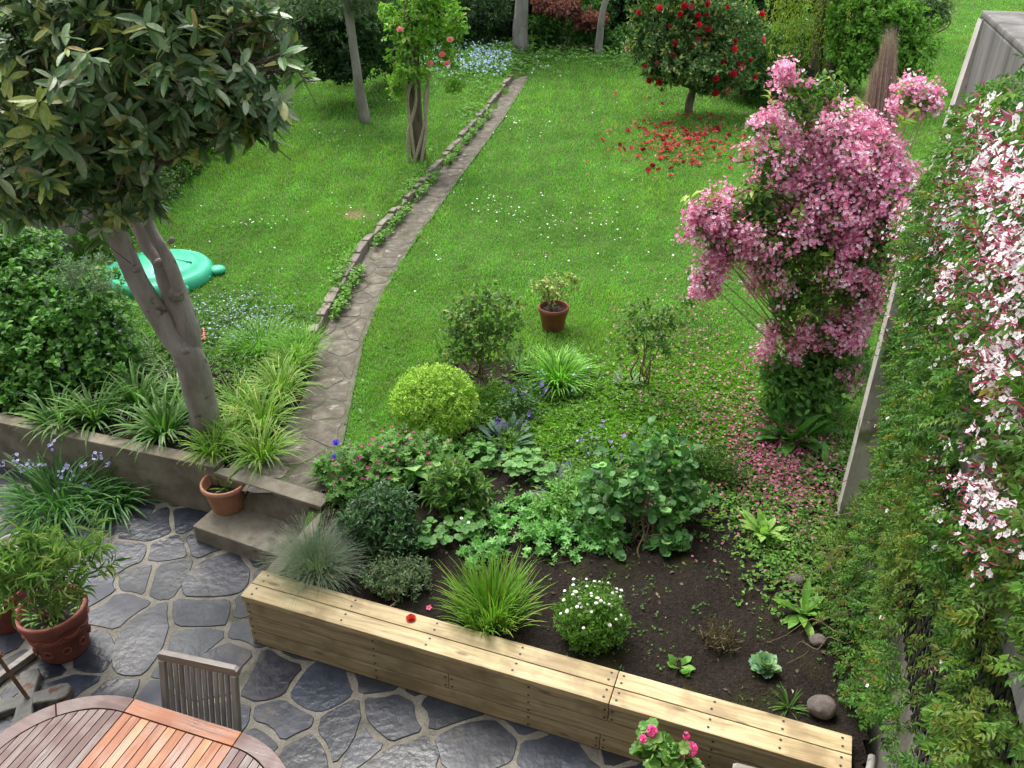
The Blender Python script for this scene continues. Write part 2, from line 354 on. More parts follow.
# ---------------------------------------------------------------- terrain layout
PE0 = A(-1.96, 4.51); PE1 = A(1.98, 3.08)               # planter front line
ex = unit(PE1-PE0); ey = A(-ex[1], ex[0])
WS = A(2.1, 3.3); wd = unit(A(.30, .954)); wn = A(-wd[1], wd[0])   # wall foot, its direction, and its garden side normal
def wallp(s, z, out=0.): q = WS+wd*s+wn*out; return A(q[0], q[1], z)
pathL = [(5.0, -2.32), (5.9, -2.28), (6.6, -2.15), (7.3, -2.08), (8.5, -2.17), (9.6, -2.12), (11.1, -2.01), (14.5, -1.35), (18.5, -.62), (22.9, .08)]
pathR = [(5.0, -1.62), (5.9, -1.60), (6.6, -1.62), (7.3, -1.66), (8.5, -1.72), (9.6, -1.68), (11.1, -1.50), (14.5, -.95), (18.5, -.25), (22.9, .40)]
def px_(tab, y): t = np.array(tab); return np.interp(y, t[:, 0], t[:, 1])
def bed_mask(x, y):      # >0 inside the planting bed
    top = 7.05-.55*np.clip((-.9-x)*2.5, 0, 1)+.35*np.sin(x*1.3+.4)+.25*np.sin(x*3.1)-.55*np.clip(x-.6, 0, 3)*.5
    xl = px_(pathR, y)+.02
    m = np.minimum(top-y, x-xl)
    m2 = .5-np.hypot((x-.0)/1.9, (y-7.75)/.62)+.05*np.sin(x*5)+.04*np.sin(y*9+x*2)            # rose strip
    return np.maximum(m, m2)
def H(x, y):
    x = np.asarray(x, float); y = np.asarray(y, float)
    left = x < px_(pathL, y)
    h = np.where(left, .50+.10*np.clip((y-6.6)/2, 0, 1), .47+0*x)
    onp = (x > px_(pathL, y)-.02)&(x < px_(pathR, y)+.03)&(y < 23)&(y > 5)
    h = h+.025*noise2(x, y, .7, 3)*np.clip((y-8)/3, 0, 1)
    h = np.where(onp, .43, h)
    bm = np.clip(bed_mask(x, y)*3, 0, 1)*(~left)
    h = h-bm*.05+bm*.02*noise2(x, y, 7, 5)+bm*.012*noise2(x, y, 22, 6)
    return h
# patio -----------------------------------------------------------
acc = Acc(); box(acc, (-9, -3, -.3), (6, 8.0, 0)); tag(acc.build('patio_mortar', M['mortar']), kind='structure')
def clip(poly, p, n):
    out = []
    for i in range(len(poly)):
        a, b = poly[i], poly[(i+1) % len(poly)]; da, db = (a-p)@n, (b-p)@n
        if da <= 0: out.append(a)
        if da*db < 0: out.append(a+(b-a)*(da/(da-db)))
    return out
def voronoi(seeds, box_, inset, jit=None):
    res = []
    for i, s in enumerate(seeds):
        poly = [A(box_[0], box_[1]), A(box_[2], box_[1]), A(box_[2], box_[3]), A(box_[0], box_[3])]
        d = np.linalg.norm(seeds-s, axis=1)
        for j in np.argsort(d)[1:16]:
            q = seeds[j]; n = unit(q-s); poly = clip(poly, (s+q)/2-n*inset*rng.uniform(.6, 1.5), n)
            if len(poly) < 3: break
        if len(poly) >= 3: res.append(np.array(poly))
    return res
def chaikin(p, k=.16, wob=.0):
    out = []
    for i in range(len(p)):
        a, b = p[i], p[(i+1) % len(p)]; L = np.linalg.norm(b-a)
        if L < .03: continue
        out.append(a+(b-a)*k); m = (a+b)/2+A(-(b-a)[1], (b-a)[0])*rng.normal()*wob; out.append(a+(b-a)*.36+(m-(a+b)/2)*.8); out.append(a+(b-a)*.64+(m-(a+b)/2)*.8); out.append(b-(b-a)*k)
    return np.array(out)
def cells(spacing, x0, y0, x1, y1, jit=.42, relax=0):
    sd = []
    ny = int((y1-y0)/(spacing*.87))+1
    for i in range(ny):
        for j in range(int((x1-x0)/spacing)+1):
            sd.append((x0+(j+.5*(i % 2))*spacing+rng.uniform(-jit, jit)*spacing, y0+i*spacing*.87+rng.uniform(-jit, jit)*spacing))
    return np.array(sd)
acc = Acc(); sd = cells(.40, -8, -1, 4, 7.6, .45)
keep = rng.random(len(sd)) > .12; sd = sd[keep]
for p in voronoi(sd, (-8.5, -1.5, 4.5, 7.9), .017):
    ar = .5*abs(np.sum(p[:, 0]*np.roll(p[:, 1], -1)-np.roll(p[:, 0], -1)*p[:, 1]))
    if ar < .01: continue
    q = chaikin(p, .11, .06)
    if len(q) < 6: continue
    g = rng.uniform(.7, 1.5); prism(acc, q, -.02, .005+rng.uniform(0, .005), (g*rng.uniform(.96, 1.1), g, g*rng.uniform(.95, 1.12)), .003)
tag(acc.build('patio_paving', M['slate']), kind='structure')

# upper ground ----------------------------------------------------
def inside_upper(x, y):
    ok = np.ones(x.shape, bool)
    # retaining wall line on the left, steps, bed side, planter
    wl = 6.08-(x+2.55)*.31
    ok &= np.where(x < -2.50, y > wl, True)
    ok &= np.where((x >= -2.50) & (x < -1.72), y > 6.2, True)
    pl = PE0[1]+(x-PE0[0])*(PE1[1]-PE0[1])/(PE1[0]-PE0[0])+.12
    ok &= np.where(x >= -1.80, y > pl, True)
    ok &= ((x-WS[0])*wn[0]+(y-WS[1])*wn[1] > -.05) | (y > 5.75+.0*x)
    return ok
def grid(x0, x1, y0, y1, step, mask=None):
    xs = np.arange(x0, x1+step*.5, step); ys = np.arange(y0, y1+step*.5, step)
    X, Y = np.meshgrid(xs, ys); Z = H(X, Y); n = len(xs)
    V = np.stack([X, Y, Z], -1).reshape(-1, 3)
    i, j = np.meshgrid(np.arange(len(ys)-1), np.arange(n-1), indexing='ij')
    f = np.stack([i*n+j, i*n+j+1, (i+1)*n+j+1, (i+1)*n+j], -1).reshape(-1, 4)
    cx = V[f].mean(1)
    if mask is not None: k = mask(cx[:, 0], cx[:, 1]); f = f[k]; cx = cx[k]
    return V, f, cx
GREEN = A(.055, .105, .018); SOILC = A(.019, .0145, .0115)
def gcol(c):
    x, y = c[:, 0], c[:, 1]
    left = x < px_(pathL, y)
    b = np.clip((bed_mask(x, y)+.06*noise2(x, y, 9, 2))*9+.5, 0, 1)*(~left)
    lb = np.clip((7.9-y+.1*(x+2.8))*4+.2*noise2(x, y, 6, 4), 0, 1)*left
    bare = np.clip(1.5-np.hypot((x+2.33)/.2, (y-12.2)/.19), 0, 1)   # worn patch
    worn = np.clip(noise2(x, y, 4, 9)*1.2-.2, 0, 1)*(x > .6)*(y < 9.2)*(y > 5)*.6
    s = np.maximum(np.maximum(b, lb), worn)[:, None]; br = (bare*left)[:, None]
    c_ = GREEN*(1+.25*noise2(x, y, 3, 8)[:, None])*(1-s)+SOILC*s
    return np.clip(c_*(1-br)+A(.16, .12, .065)*br, .004, 1)
m, t, p, o = mat_new('garden_ground'); N = t.nodes.new; L = t.links.new
a = N('ShaderNodeAttribute'); a.attribute_name = 'col'; tc = N('ShaderNodeTexCoord')
n1 = N('ShaderNodeTexNoise'); n1.inputs['Scale'].default_value = 28; n1.inputs['Detail'].default_value = 9; n1.inputs['Roughness'].default_value = .75; L(tc.outputs['Object'], n1.inputs['Vector'])
mr = N('ShaderNodeMapRange'); mr.inputs[1].default_value = .3; mr.inputs[2].default_value = .7; mr.inputs[3].default_value = .35; mr.inputs[4].default_value = 1.9; L(n1.outputs[0], mr.inputs[0])
sc_ = N('ShaderNodeVectorMath'); sc_.operation = 'SCALE'; L(a.outputs['Color'], sc_.inputs[0]); L(mr.outputs[0], sc_.inputs['Scale'])
n4 = N('ShaderNodeTexNoise'); n4.inputs['Scale'].default_value = 2.6; n4.inputs['Detail'].default_value = 6; L(tc.outputs['Object'], n4.inputs['Vector'])
r4 = N('ShaderNodeMapRange'); r4.inputs[1].default_value = .55; r4.inputs[2].default_value = .68; r4.inputs[4].default_value = .55; L(n4.outputs[0], r4.inputs[0])
mm = N('ShaderNodeMix'); mm.data_type = 'RGBA'; L(r4.outputs[0], mm.inputs[0]); L(sc_.outputs[0], mm.inputs[6]); mm.inputs[7].default_value = (.035, .04, .010, 1)
L(mm.outputs[2], p.inputs['Base Color']); p.inputs['Roughness'].default_value = .92; p.inputs['Specular IOR Level'].default_value = .15
b = N('ShaderNodeBump'); b.inputs['Strength'].default_value = 1; b.inputs['Distance'].default_value = .03
n5 = N('ShaderNodeTexNoise'); n5.inputs['Scale'].default_value = 55; n5.inputs['Detail'].default_value = 6; L(tc.outputs['Object'], n5.inputs['Vector'])
L(n5.outputs[0], b.inputs['Height']); L(b.outputs[0], p.inputs['Normal'])
M['ground'] = m
acc = Acc()
V, f, c = grid(-10, 5.0, 3.0, 10.0, .05, inside_upper); acc.add(V, [f], gcol(c))
V, f, c = grid(-10, 5.0, 10.0, 30.0, .25); acc.add(V, [f], gcol(c))
V, f, c = grid(5.0, 70.0, 5.0, 30.0, 1.25); acc.add(V, [f], gcol(c))
V, f, c = grid(-10, 70, 30, 110, 2.5); acc.add(V, [f], gcol(c))
V, f, c = grid(-90, -10, 5.0, 110, 2.5); acc.add(V, [f], gcol(c))
tag(acc.build('garden_ground', M['ground'], smooth=True), kind='structure')
# path: mortar strip and flat stones ------------------------------
acc = Acc(); ys = np.arange(5.75, 23.0, .25); xl = px_(pathL, ys)-.02; xr = px_(pathR, ys)+.05
def pz(y): return .472+0*y
V = np.concatenate([np.stack([xl, ys, pz(ys)+.008], 1), np.stack([xr, ys, pz(ys)+.008], 1), np.stack([xl, ys, pz(ys)-.1], 1), np.stack([xr, ys, pz(ys)-.1], 1)]); n = len(ys); j = np.arange(n-1)
acc.add(V, [np.concatenate([np.stack([j, n+j, n+j+1, j+1], 1), np.stack([n+j, 3*n+j, 3*n+j+1, n+j+1], 1), np.stack([2*n+j, j, j+1, 2*n+j+1], 1)])])
tag(acc.build('path_bed', M['pathbase']), kind='structure')
acc = Acc(); sd = cells(.36, -.05, 5.8, .65, 23.0, .42)
for p in voronoi(sd, (.0, 5.72, .6, 23.0), .012):
    q = chaikin(p, .14, .04)
    if len(q) < 6: continue
    yy = q[:, 1]; w = (px_(pathR, yy)-px_(pathL, yy)); q = np.stack([px_(pathL, yy)+q[:, 0]/.6*w, yy], 1)
    g = rng.uniform(.85, 1.25); prism(acc, q, .46, .4815+rng.uniform(0, .005), (g*1.02, g, g*.97), .0015)
tag(acc.build('path_stones', M['path']), kind='structure')
# stone edging between the two lawns
acc = Acc(); y = 8.45
while y < 22.7:
    l = rng.uniform(.14, .36); x = px_(pathL, y+l/2); dx = px_(pathL, y+l)-px_(pathL, y)
    box(acc, (-.11-rng.uniform(0, .03), -l/2, 0), (-.015+rng.uniform(-.01, .01), l/2-.012, .15+rng.uniform(-.03, .025)), (1, 1, 1), rotz(-math.atan2(dx, l), (x, y+l/2, .45)), .015)
    y += l
tag(acc.build('low_stone_edging', M['stone_wall']), 'low old stone edging running along the left side of the garden path', 'wall')
# retaining wall on the left
def lineprism(name, p0, p1, thick, z0, z1, mat, label, cat, side=1, bev=.012, parent=None):
    p0 = A(*p0); p1 = A(*p1); d = p1-p0; L_ = np.linalg.norm(d); a_ = Acc()
    box(a_, (0, 0 if side > 0 else -thick, z0), (L_, thick if side > 0 else 0, z1), bev=bev)
    ob = a_.build(name, mat, parent); ob.location = (p0[0], p0[1], 0); ob.rotation_euler.z = math.atan2(d[1], d[0])
    if label: tag(ob, label, cat)
    return ob
lineprism('retaining_wall', (-8.5, 7.85), (-2.60, 5.99), .14, -.02, .55, M['concrete'], 'stained concrete retaining wall holding up the left bed above the patio', 'wall')
lineprism('bed_side_wall', (-1.60, 5.52), (-1.90, 4.79), .12, -.02, .44, M['concrete'], 'short concrete side wall between the steps and the wooden planter', 'wall', side=1)
# steps: two treads
st = root('garden_steps', (-2.3, 5.7, 0), 'two concrete steps leading from the patio up to the garden path', 'steps')
d0 = unit(A(.80, -.36)); an = math.atan2(d0[1], d0[0])
a_ = Acc(); box(a_, (0, 0, -.02), (1.02, .62, .17), M=rotz(an, (-2.76, 5.66, 0)), bev=.012); a_.build('lower_step', M['step'], st)
a_ = Acc(); box(a_, (0, 0, -.02), (1.10, .40, .455), M=rotz(an, (-2.60, 6.00, 0)), bev=.012); a_.build('upper_step', M['step'], st)
a_ = Acc(); box(a_, (-.01, -.02, .457), (.16, .16, .50), M=rotz(an, (-2.60, 6.00, 0)), bev=.008)
box(a_, (.17, -.02, .457), (1.12, .14, .492), M=rotz(an, (-2.60, 6.00, 0)), bev=.008); a_.build('tread_edge', M['step'], st)

# the house the garden is seen from: its wall stands just behind the camera and shades the patio
hw = root('house_wall', (0, -.5, 0), 'pale rendered house wall behind the patio, facing the garden', 'house', rz=math.atan2(ex[1], ex[0]))
a_ = Acc(); box(a_, (-9, -.35, 0), (5, 0, 9.5), bev=.01); o_ = a_.build('wall', M['render_wall'], None); o_.parent = hw
# tall wall on the right ------------------------------------------
wr = root('party_wall', (WS[0], WS[1], 0), 'tall weathered grey concrete wall with a flat coping along the right side', 'wall')
wa = math.atan2(wd[1], wd[0])
a_ = Acc(); box(a_, (-4.5, -.85, -.02), (2.40, -.15, 2.6), M=rotz(wa, (WS[0], WS[1], 0)), bev=.015); a_.build('wall_base', M['render_wall'], wr)
a_ = Acc(); box(a_, (-4.5, -.85, 2.602), (2.40, -.03, 4.25), M=rotz(wa, (WS[0], WS[1], 0)), bev=.01); a_.build('wall_top', M['dark_wall'], wr)
a_ = Acc(); box(a_, (-4.5, -.85, 4.252), (2.402, -.028, 4.29), M=rotz(wa, (WS[0], WS[1], 0)), bev=.012); a_.build('coping', M['dark_wall'], wr)
a_ = Acc(); q_ = [(2.22, -.16), (2.405, -.16), (2.405, .085), (2.22, .085)]; q2 = [(2.26, -.16), (2.407, -.16), (2.407, -.02), (2.26, -.02)]
V = [A(WS[0]+wd[0]*s+wn[0]*o, WS[1]+wd[1]*s+wn[1]*o, z) for qq, z in ((q_, .1), (q_, 2.6), (q2, 4.25)) for s, o in qq]; j = np.arange(4)
a_.add(V, [np.concatenate([np.stack([k*4+j, k*4+(j+1) % 4, k*4+4+(j+1) % 4, k*4+4+j], 1) for k in (0, 1)])]); a_.build('end_pier', M['pier'], wr)
# trellis of crossed black laths
tr = root('lattice_trellis', (WS[0], WS[1], .4), 'black plastic lattice trellis fixed to the tall wall under the jasmine', 'trellis')
a_ = Acc()
def lath(s0, z0, s1, z1, out):
    zc = A(0, 0, 1); p0 = wallp(s0, z0, out); p1 = wallp(s1, z1, out); d = unit(p1-p0); n = A(wn[0], wn[1], 0); w = np.cross(d, n)
    V = [p+w*sw*.011+n*sn*.003 for p in (p0, p1) for sw, sn in ((-1, -1), (1, -1), (1, 1), (-1, 1))]
    a_.add(V, [np.array([(0, 1, 5, 4), (1, 2, 6, 5), (2, 3, 7, 6), (3, 0, 4, 7), (0, 3, 2, 1), (4, 5, 6, 7)])])
for k in np.arange(-8, 8, .15):
    for sg, out in ((1, -.118), (-1, -.110)):
        pts = []
        s0, s1 = -2.6, 2.12
        za, zb = (k+s0*sg*2.2), (k+s1*sg*2.2)
        # clip in z 0.35..3.7
        t0, t1 = 0., 1.
        if abs(zb-za) > 1e-6:
            ta, tb = sorted(((1.2-za)/(zb-za), (3.7-za)/(zb-za))); t0, t1 = max(0, ta), min(1, tb)
        if t1-t0 > .01: lath(s0+(s1-s0)*t0, za+(zb-za)*t0, s0+(s1-s0)*t1, za+(zb-za)*t1, out)
a_.build('lattice', M['black'], tr)

# old stone wall on the far left
swl = Acc(); box(swl, (-6.25, 8.0, .3), (-5.95, 27.5, 2.6), bev=.03)
tag(swl.build('boundary_wall', M['stone_wall']), 'old grey stone boundary wall running down the left side of the garden', 'wall')
swl = Acc(); box(swl, (-6.2, 28.9, .3), (7.5, 29.2, 2.2), bev=.03)
tag(swl.build('back_wall', M['stone_wall']), 'dark old stone wall behind the shrubs at the far end', 'wall')

# ---------------------------------------------------------------- wooden planter edge
pr = root('wooden_planter', (PE0[0], PE0[1], 0), 'long pale new timber planter edge of stacked boards with dark screws', 'planter', rz=math.atan2(ex[1], ex[0]))
LP = float(np.linalg.norm(PE1-PE0)); jn = 2.74
sm = Acc(); sm.add([(math.cos(i*1.0472)*.0095, math.sin(i*1.0472)*.0095, .0015) for i in range(6)], [np.arange(6)[None]]); 
screw0 = None
def board(name, lo, hi, mat, screws=()):
    global screw0
    a_ = Acc(); c_ = [(lo[i]+hi[i])/2 for i in range(3)]; box(a_, [lo[i]-c_[i] for i in range(3)], [hi[i]-c_[i] for i in range(3)], bev=.004)
    o_ = a_.build(name, mat, None); o_.parent = pr; o_.location = c_
    for (sx_, sy_, sz_, front) in screws:
        if screw0 is None:
            s_ = sm.build('screw', M['screw']); screw0 = s_
        else: s_ = screw0.copy(); C.objects.link(s_)
        s_.parent = o_; s_.location = (sx_-c_[0], sy_-c_[1], sz_-c_[2]); s_.rotation_euler = (math.pi/2, 0, 0) if front else (0, 0, 0)
ztop = .50; th = .045
for (a0, a1, xs_) in ((0, jn-.003, (.06, .80, 1.45, 2.08, jn-.04)), (jn+.003, LP, (jn+.04, jn+.62, jn+1.05, LP-.06))):
    for k in range(2):
        y0 = .004+k*.142; board('top_board', (a0-.012*(a0 == 0), y0-.015, ztop-th), (a1, y0+.119, ztop), M['pine'],
            [(x+rng.normal()*.004, y0+q, ztop+.0005, False) for x in xs_ for q in (.025, .085)])
j2 = {0: (2.74,), 1: (2.74,), 2: (2.70,)}
for r_ in range(3):
    z1 = ztop-th-.004-r_*.150; jx = 2.74 if r_ != 1 else 1.98
    jx2 = {0: 2.74, 1: 1.62, 2: 2.70}[r_]
    for (a0, a1) in ((0, jx2-.002), (jx2+.002, LP)):
        xs_ = [x for x in (.03, 1.05, jx2-.025, jx2+.025, 2.2, 3.4, LP-.04) if a0 < x < a1]
        board('front_board', (a0, .004, z1-.139), (a1, .038, z1), M['pine_front'], [(x, .0035, z1-q, True) for x in xs_ for q in (.035, .112)])
    board('end_board', (0.002, .040, z1-.139), (.036, .262, z1), M['pine_front'])
    board('back_board', (.0, .264, z1-.139), (LP, .290, z1), M['pine_front'])

# ---------------------------------------------------------------- plant builders
def sample_ells(n, ells, rmin=.35, lumpy=.22, seed=0, zmin=None):
    E = np.array(ells, float); w = (E[:, 3]*E[:, 4]*E[:, 5])**.75; w /= w.sum()
    i = rng.choice(len(E), n, p=w); d = unit(rng.normal(size=(n, 3)))
    r = (rmin**2+(1-rmin**2)*rng.random(n))**.5
    r = r*(1+lumpy*lum(d, 3.2, seed)*1.6+lumpy*.5*lum(d, 8, seed+1))
    p = E[i, :3]+d*E[i, 3:6]*r[:, None]; out = unit(d/E[i, 3:6])
    if zmin is not None: k = p[:, 2] > zmin; p = p[k]; out = out[k]
    return p, out
def leaves_on(acc, tips, out, per, L, wr, palette, tm=LEAF2, twig=.12, up=.35, spread=.9, Lj=.3, jit=.18, facing=.6):
    n = len(tips)
    d = unit(out*.7+A(0, 0, up)+rng.normal(size=(n, 3))*.45)
    ii = np.repeat(np.arange(n), per); t = (np.tile(np.arange(per), n)+rng.random(n*per))/per
    pos = tips[ii]-d[ii]*(1-t[:, None])*twig
    r = rng.normal(size=(len(ii), 3)); r = unit(r-d[ii]*np.sum(r*d[ii], 1, keepdims=True))
    ld = unit(d[ii]*(.25+.5*t[:, None])+r*spread)
    nr = unit(out[ii]*.5+A(0, 0, facing)+rng.normal(size=(len(ii), 3))*.35)
    tw = rng.uniform(.85, 1.15, (n, 1))[ii]
    inst(acc, tm, pos, ld, nr, L*rng.uniform(1-Lj, 1+Lj, len(ii)), wr, pal(len(ii), palette, jit)*tw)
    return d
def twigs_on(acc, tips, d, twig, r=.003, k=1.):
    n = len(tips)
    for i in range(n):
        if rng.random() > k: continue
        tube(acc, [tips[i]-d[i]*twig*1.1+rng.normal(size=3)*.004, tips[i]-d[i]*twig*.4, tips[i]], [r, r*.8, r*.4], 3, cap=False)
def branch(acc, p0, p1, r0, r1, n=5, wob=.08, sides=6, sag=0., rough=.05):
    p0 = A(*p0); p1 = A(*p1); t = np.linspace(0, 1, n)[:, None]; L_ = np.linalg.norm(p1-p0)
    P = p0+(p1-p0)*t+rng.normal(size=(n, 3))*wob*L_*np.sin(t*math.pi)+A(0, 0, 1)*sag*L_*np.sin(t*math.pi)
    P = smooth_path(P, 3); tube(acc, P, np.linspace(r0, r1, len(P)), sides, rough=rough, seed=rng.random()*6); return P
def stems_to(acc, base, ells, n, r0, r1, spread=.06, sides=5, frac=.75):
    p, o = sample_ells(n, ells, .2, .1)
    for q in p: branch(acc, A(*base)+A(rng.normal()*spread, rng.normal()*spread, -.02), A(*base)+(q-A(*base))*frac, r0*rng.uniform(.7, 1.1), r1, 5, .06, sides, .05)
def shrub(name, label, cat, base, ells, tw, per, L, wr, palette, tm=LEAF2, mat='leaf', twig=.12, up=.35, stems=6, sr=(.012, .004), stemmat='twig', lumpy=.22, rmin=.35,
          group=None, spread=.9, twk=0., facing=.6, seed=0, zmin=None, jit=.18, part_name='foliage'):
    rt = root(name, base, label, cat, group)
    a_ = Acc(); tips, out = sample_ells(tw, ells, rmin, lumpy, seed, base[2]+.02 if zmin is None else zmin)
    d = leaves_on(a_, tips, out, per, L, wr, palette, tm, twig, up, spread, jit=jit, facing=facing); a_.build(part_name, M[mat], rt)
    s_ = Acc(); stems_to(s_, base, ells, stems, sr[0], sr[1])
    if twk: twigs_on(s_, tips, d, twig, k=twk)
    s_.build('stems', M[stemmat], rt); return rt, tips, out
def blades(acc, base, n, Ln, w, palette, e=(35, 85), droop=1.2, K=6, rad=.06, prof='strap', Lj=.3, jit=.15, fold=.0, az=None):
    base = A(*base); a = rng.uniform(0, 2*math.pi, n) if az is None else rng.uniform(az[0], az[1], n); r = rad*np.sqrt(rng.random(n))
    P = base+np.stack([np.cos(a)*r, np.sin(a)*r, np.zeros(n)], 1)
    a2 = a+rng.normal(size=n)*.35; th = np.radians(rng.uniform(e[0], e[1], n)); L_ = Ln*rng.uniform(1-Lj, 1+Lj, n); dr = droop*rng.uniform(.6, 1.3, n)
    side = np.stack([-np.sin(a2), np.cos(a2), np.zeros(n)], 1); V = []
    for k in range(K+1):
        t = k/K
        ww = {'strap': min(1, .6+t*3)*(1-t**3), 'leaf': max(math.sin(math.pi*min(1, t**1.3*.98+.02)), .12), 'grass': 1-t**1.5}[prof]*w/2
        if k == K: ww = .0008
        tt = th-dr*t**1.4; zz = A(0, 0, 1)
        V.append(P-side*ww+zz*fold*ww); V.append(P.copy()); V.append(P+side*ww+zz*fold*ww)
        P = P+np.stack([np.cos(a2)*np.cos(tt), np.sin(a2)*np.cos(tt), np.sin(tt)], 1)*(L_/K)[:, None]
    nv = 3*(K+1); V = np.stack(V, 1).reshape(-1, 3); o = (np.arange(n)*nv)[:, None]; F = []
    for k in range(K):
        for s in (0, 1): F.append(np.concatenate([o+3*k+s, o+3*k+s+1, o+3*k+3+s+1, o+3*k+3+s], 1))
    c = pal(n, palette, jit); acc.add(V, [np.concatenate(F)], np.tile(c, (2*K, 1)))
    return P
def clump(name, label, cat, base, n, Ln, w, palette, group=None, mat='leaf', **k):
    rt = root(name, base, label, cat, group); a_ = Acc(); tips = blades(a_, base, n, Ln, w, palette, **k); a_.build('leaves', M[mat], rt); return rt, tips
def parts_copy(name, rt, tm, mat, pos, nrm, size, cols, nmesh=4):
    """each flower a part of its own; a few shared meshes"""
    ms = []
    for i in range(nmesh):
        a_ = Acc(); inst_flat(a_, tm, np.zeros((1, 3)), A(0, 0, 1)[None], 1., A(*cols[i % len(cols)])[None]*rng.uniform(.9, 1.1)); 
        ms.append(a_)
    o_ = []; w0 = A(*wloc(rt)) if rt else A(0, 0, 0)
    protos = []
    for i, (p, n) in enumerate(zip(pos, nrm)):
        if i < nmesh: ob = ms[i].build(name, mat); protos.append(ob)
        else: ob = protos[rng.integers(len(protos))].copy(); C.objects.link(ob)
        if rt: ob.parent = rt
        ob.location = tuple(A(*p)-w0); q = Vector(n).to_track_quat('Z', 'Y'); ob.rotation_euler = q.to_euler(); ob.rotation_euler.rotate_axis('Z', rng.uniform(0, 6))
        s = size*rng.uniform(.8, 1.2); ob.scale = (s, s, s); o_.append(ob)
    return o_
def stuff_flat(name, tm, pos, nrm, size, palette, mat='petal', parent=None, label=None, cat=None, jit=.1):
    a_ = Acc(); n = len(pos); inst_flat(a_, tm, np.asarray(pos), np.asarray(nrm), size*rng.uniform(.75, 1.2, n), pal(n, palette, jit)); ob = a_.build(name, M[mat], parent)
    if label: tag(ob, label, cat)
    ob['kind'] = 'stuff'; return ob

G_MID = [(.055, .125, .022, 3), (.075, .16, .028, 2), (.035, .085, .018, 2), (.11, .19, .035, .6)]
G_DARK = [(.018, .045, .014, 3), (.028, .065, .018, 2), (.045, .095, .025, 1)]
G_BRIGHT = [(.10, .23, .03, 3), (.14, .28, .04, 2), (.07, .16, .025, 1)]
G_LAWN = [(.12, .35, .04, 4), (.16, .41, .05, 3), (.085, .27, .035, 2.5), (.23, .42, .07, 1)]
G_BLUE = [(.07, .14, .08, 2), (.10, .17, .11, 1), (.05, .105, .055, 1)]
G_LIME = [(.30, .44, .07, 3), (.22, .36, .05, 2), (.40, .53, .12, 2), (.11, .21, .035, 1)]

# ---------------------------------------------------------------- lawn grass
def lawn_points(y0, y1, x0, x1, dens):
    P = []
    y = y0
    while y < y1:
        h = .5; D = dens*(8/max(y, 7))**2.; n = int(D*h*(x1-x0)); yy = rng.uniform(y, y+h, n); xx = rng.uniform(x0, x1, n); P.append(np.stack([xx, yy], 1)); y += h
    P = np.concatenate(P); x, y = P[:, 0], P[:, 1]
    vis = np.abs(x) < .66*(y*.857+2.3)+1.0; P = P[vis]; return P
def blade_mesh(P, Lb, wb, cols, lean=.5):
    n = len(P); x, y = P[:, 0], P[:, 1]; z = H(x, y); a = rng.uniform(0, 6.283, n); ln = np.abs(rng.normal(size=n))*lean
    d = np.stack([np.cos(a)*ln, np.sin(a)*ln, np.ones(n)], 1); d = unit(d); s = np.stack([-np.sin(a), np.cos(a), np.zeros(n)], 1)*(wb/2)[:, None]
    b = np.stack([x, y, z-.005], 1); m_ = b+d*(Lb*.55)[:, None]; tip = m_+unit(d+np.stack([np.cos(a), np.sin(a), -.2*np.ones(n)], 1)*lean)*(Lb*.5)[:, None]
    V = np.stack([b-s, b+s, m_+s*.8, m_-s*.8, tip], 1).reshape(-1, 3); o = (np.arange(n)*5)[:, None]
    acc = Acc(); acc.add(V, [np.concatenate([o, o+1, o+2, o+3], 1), np.concatenate([o+3, o+2, o+4], 1)], [cols, cols]); return acc
P = lawn_points(5.0, 40, -6, 28, 3800); x, y = P[:, 0], P[:, 1]
k = bed_mask(x, y) < rng.normal(size=len(x))*.08-.02
k |= (y > 6.1)&(x > .9)&(rng.random(len(x)) < .25)
k &= (x < px_(pathL, y)-.10) | (x > px_(pathR, y)+.02+np.abs(rng.normal(size=len(x)))*.03)
k &= (((x-WS[0])*wn[0]+(y-WS[1])*wn[1] > .02) | (y > 5.9))
left = x < px_(pathL, y)
k &= ~(left & (y < 7.8+.25*np.sin(x*3))); k &= ~(left & (x < -5.95))
k &= ~(left & (np.hypot((x+2.33)/.22, (y-12.2)/.2) < 1) & (rng.random(len(x)) < .85))
k &= ~((y < 8.2) & (x > 1.6) & (rng.random(len(x)) < .45))
P = P[k]; x, y = P[:, 0], P[:, 1]; left = x < px_(pathL, y)
far = np.clip(y/8, 1, 9)
patch = noise2(x, y, 1.1, 31)+.6*noise2(x, y, 3.7, 32)+.35*noise2(x, y, 11, 33)
cols = pal(len(P), G_LAWN, .14); yel = np.clip(patch*.55+.15+(y < 10)*.15, 0, 1)[:, None]
cols = cols*(1-yel*.55)+A(.24, .38, .04)*yel*.5; cols *= (1+.18*noise2(x, y, 5, 34)+.12*noise2(x, y, 19, 35)+.14*noise2(x, y, 1.3, 36))[:, None]
brn = (rng.random(len(P)) < .035)[:, None]; cols = np.clip(np.where(brn, A(.25, .22, .09), cols), .004, 1)
Lb = (.045+.012*patch)*rng.uniform(.6, 1.4, len(P))*far**.42; wb = .0062*rng.uniform(.7, 1.4, len(P))*far**.72
tag(blade_mesh(P, Lb, wb, cols).build('lawn_grass', M['grass']), 'short green mown lawn grass with yellower patches', 'grass', kind='stuff')
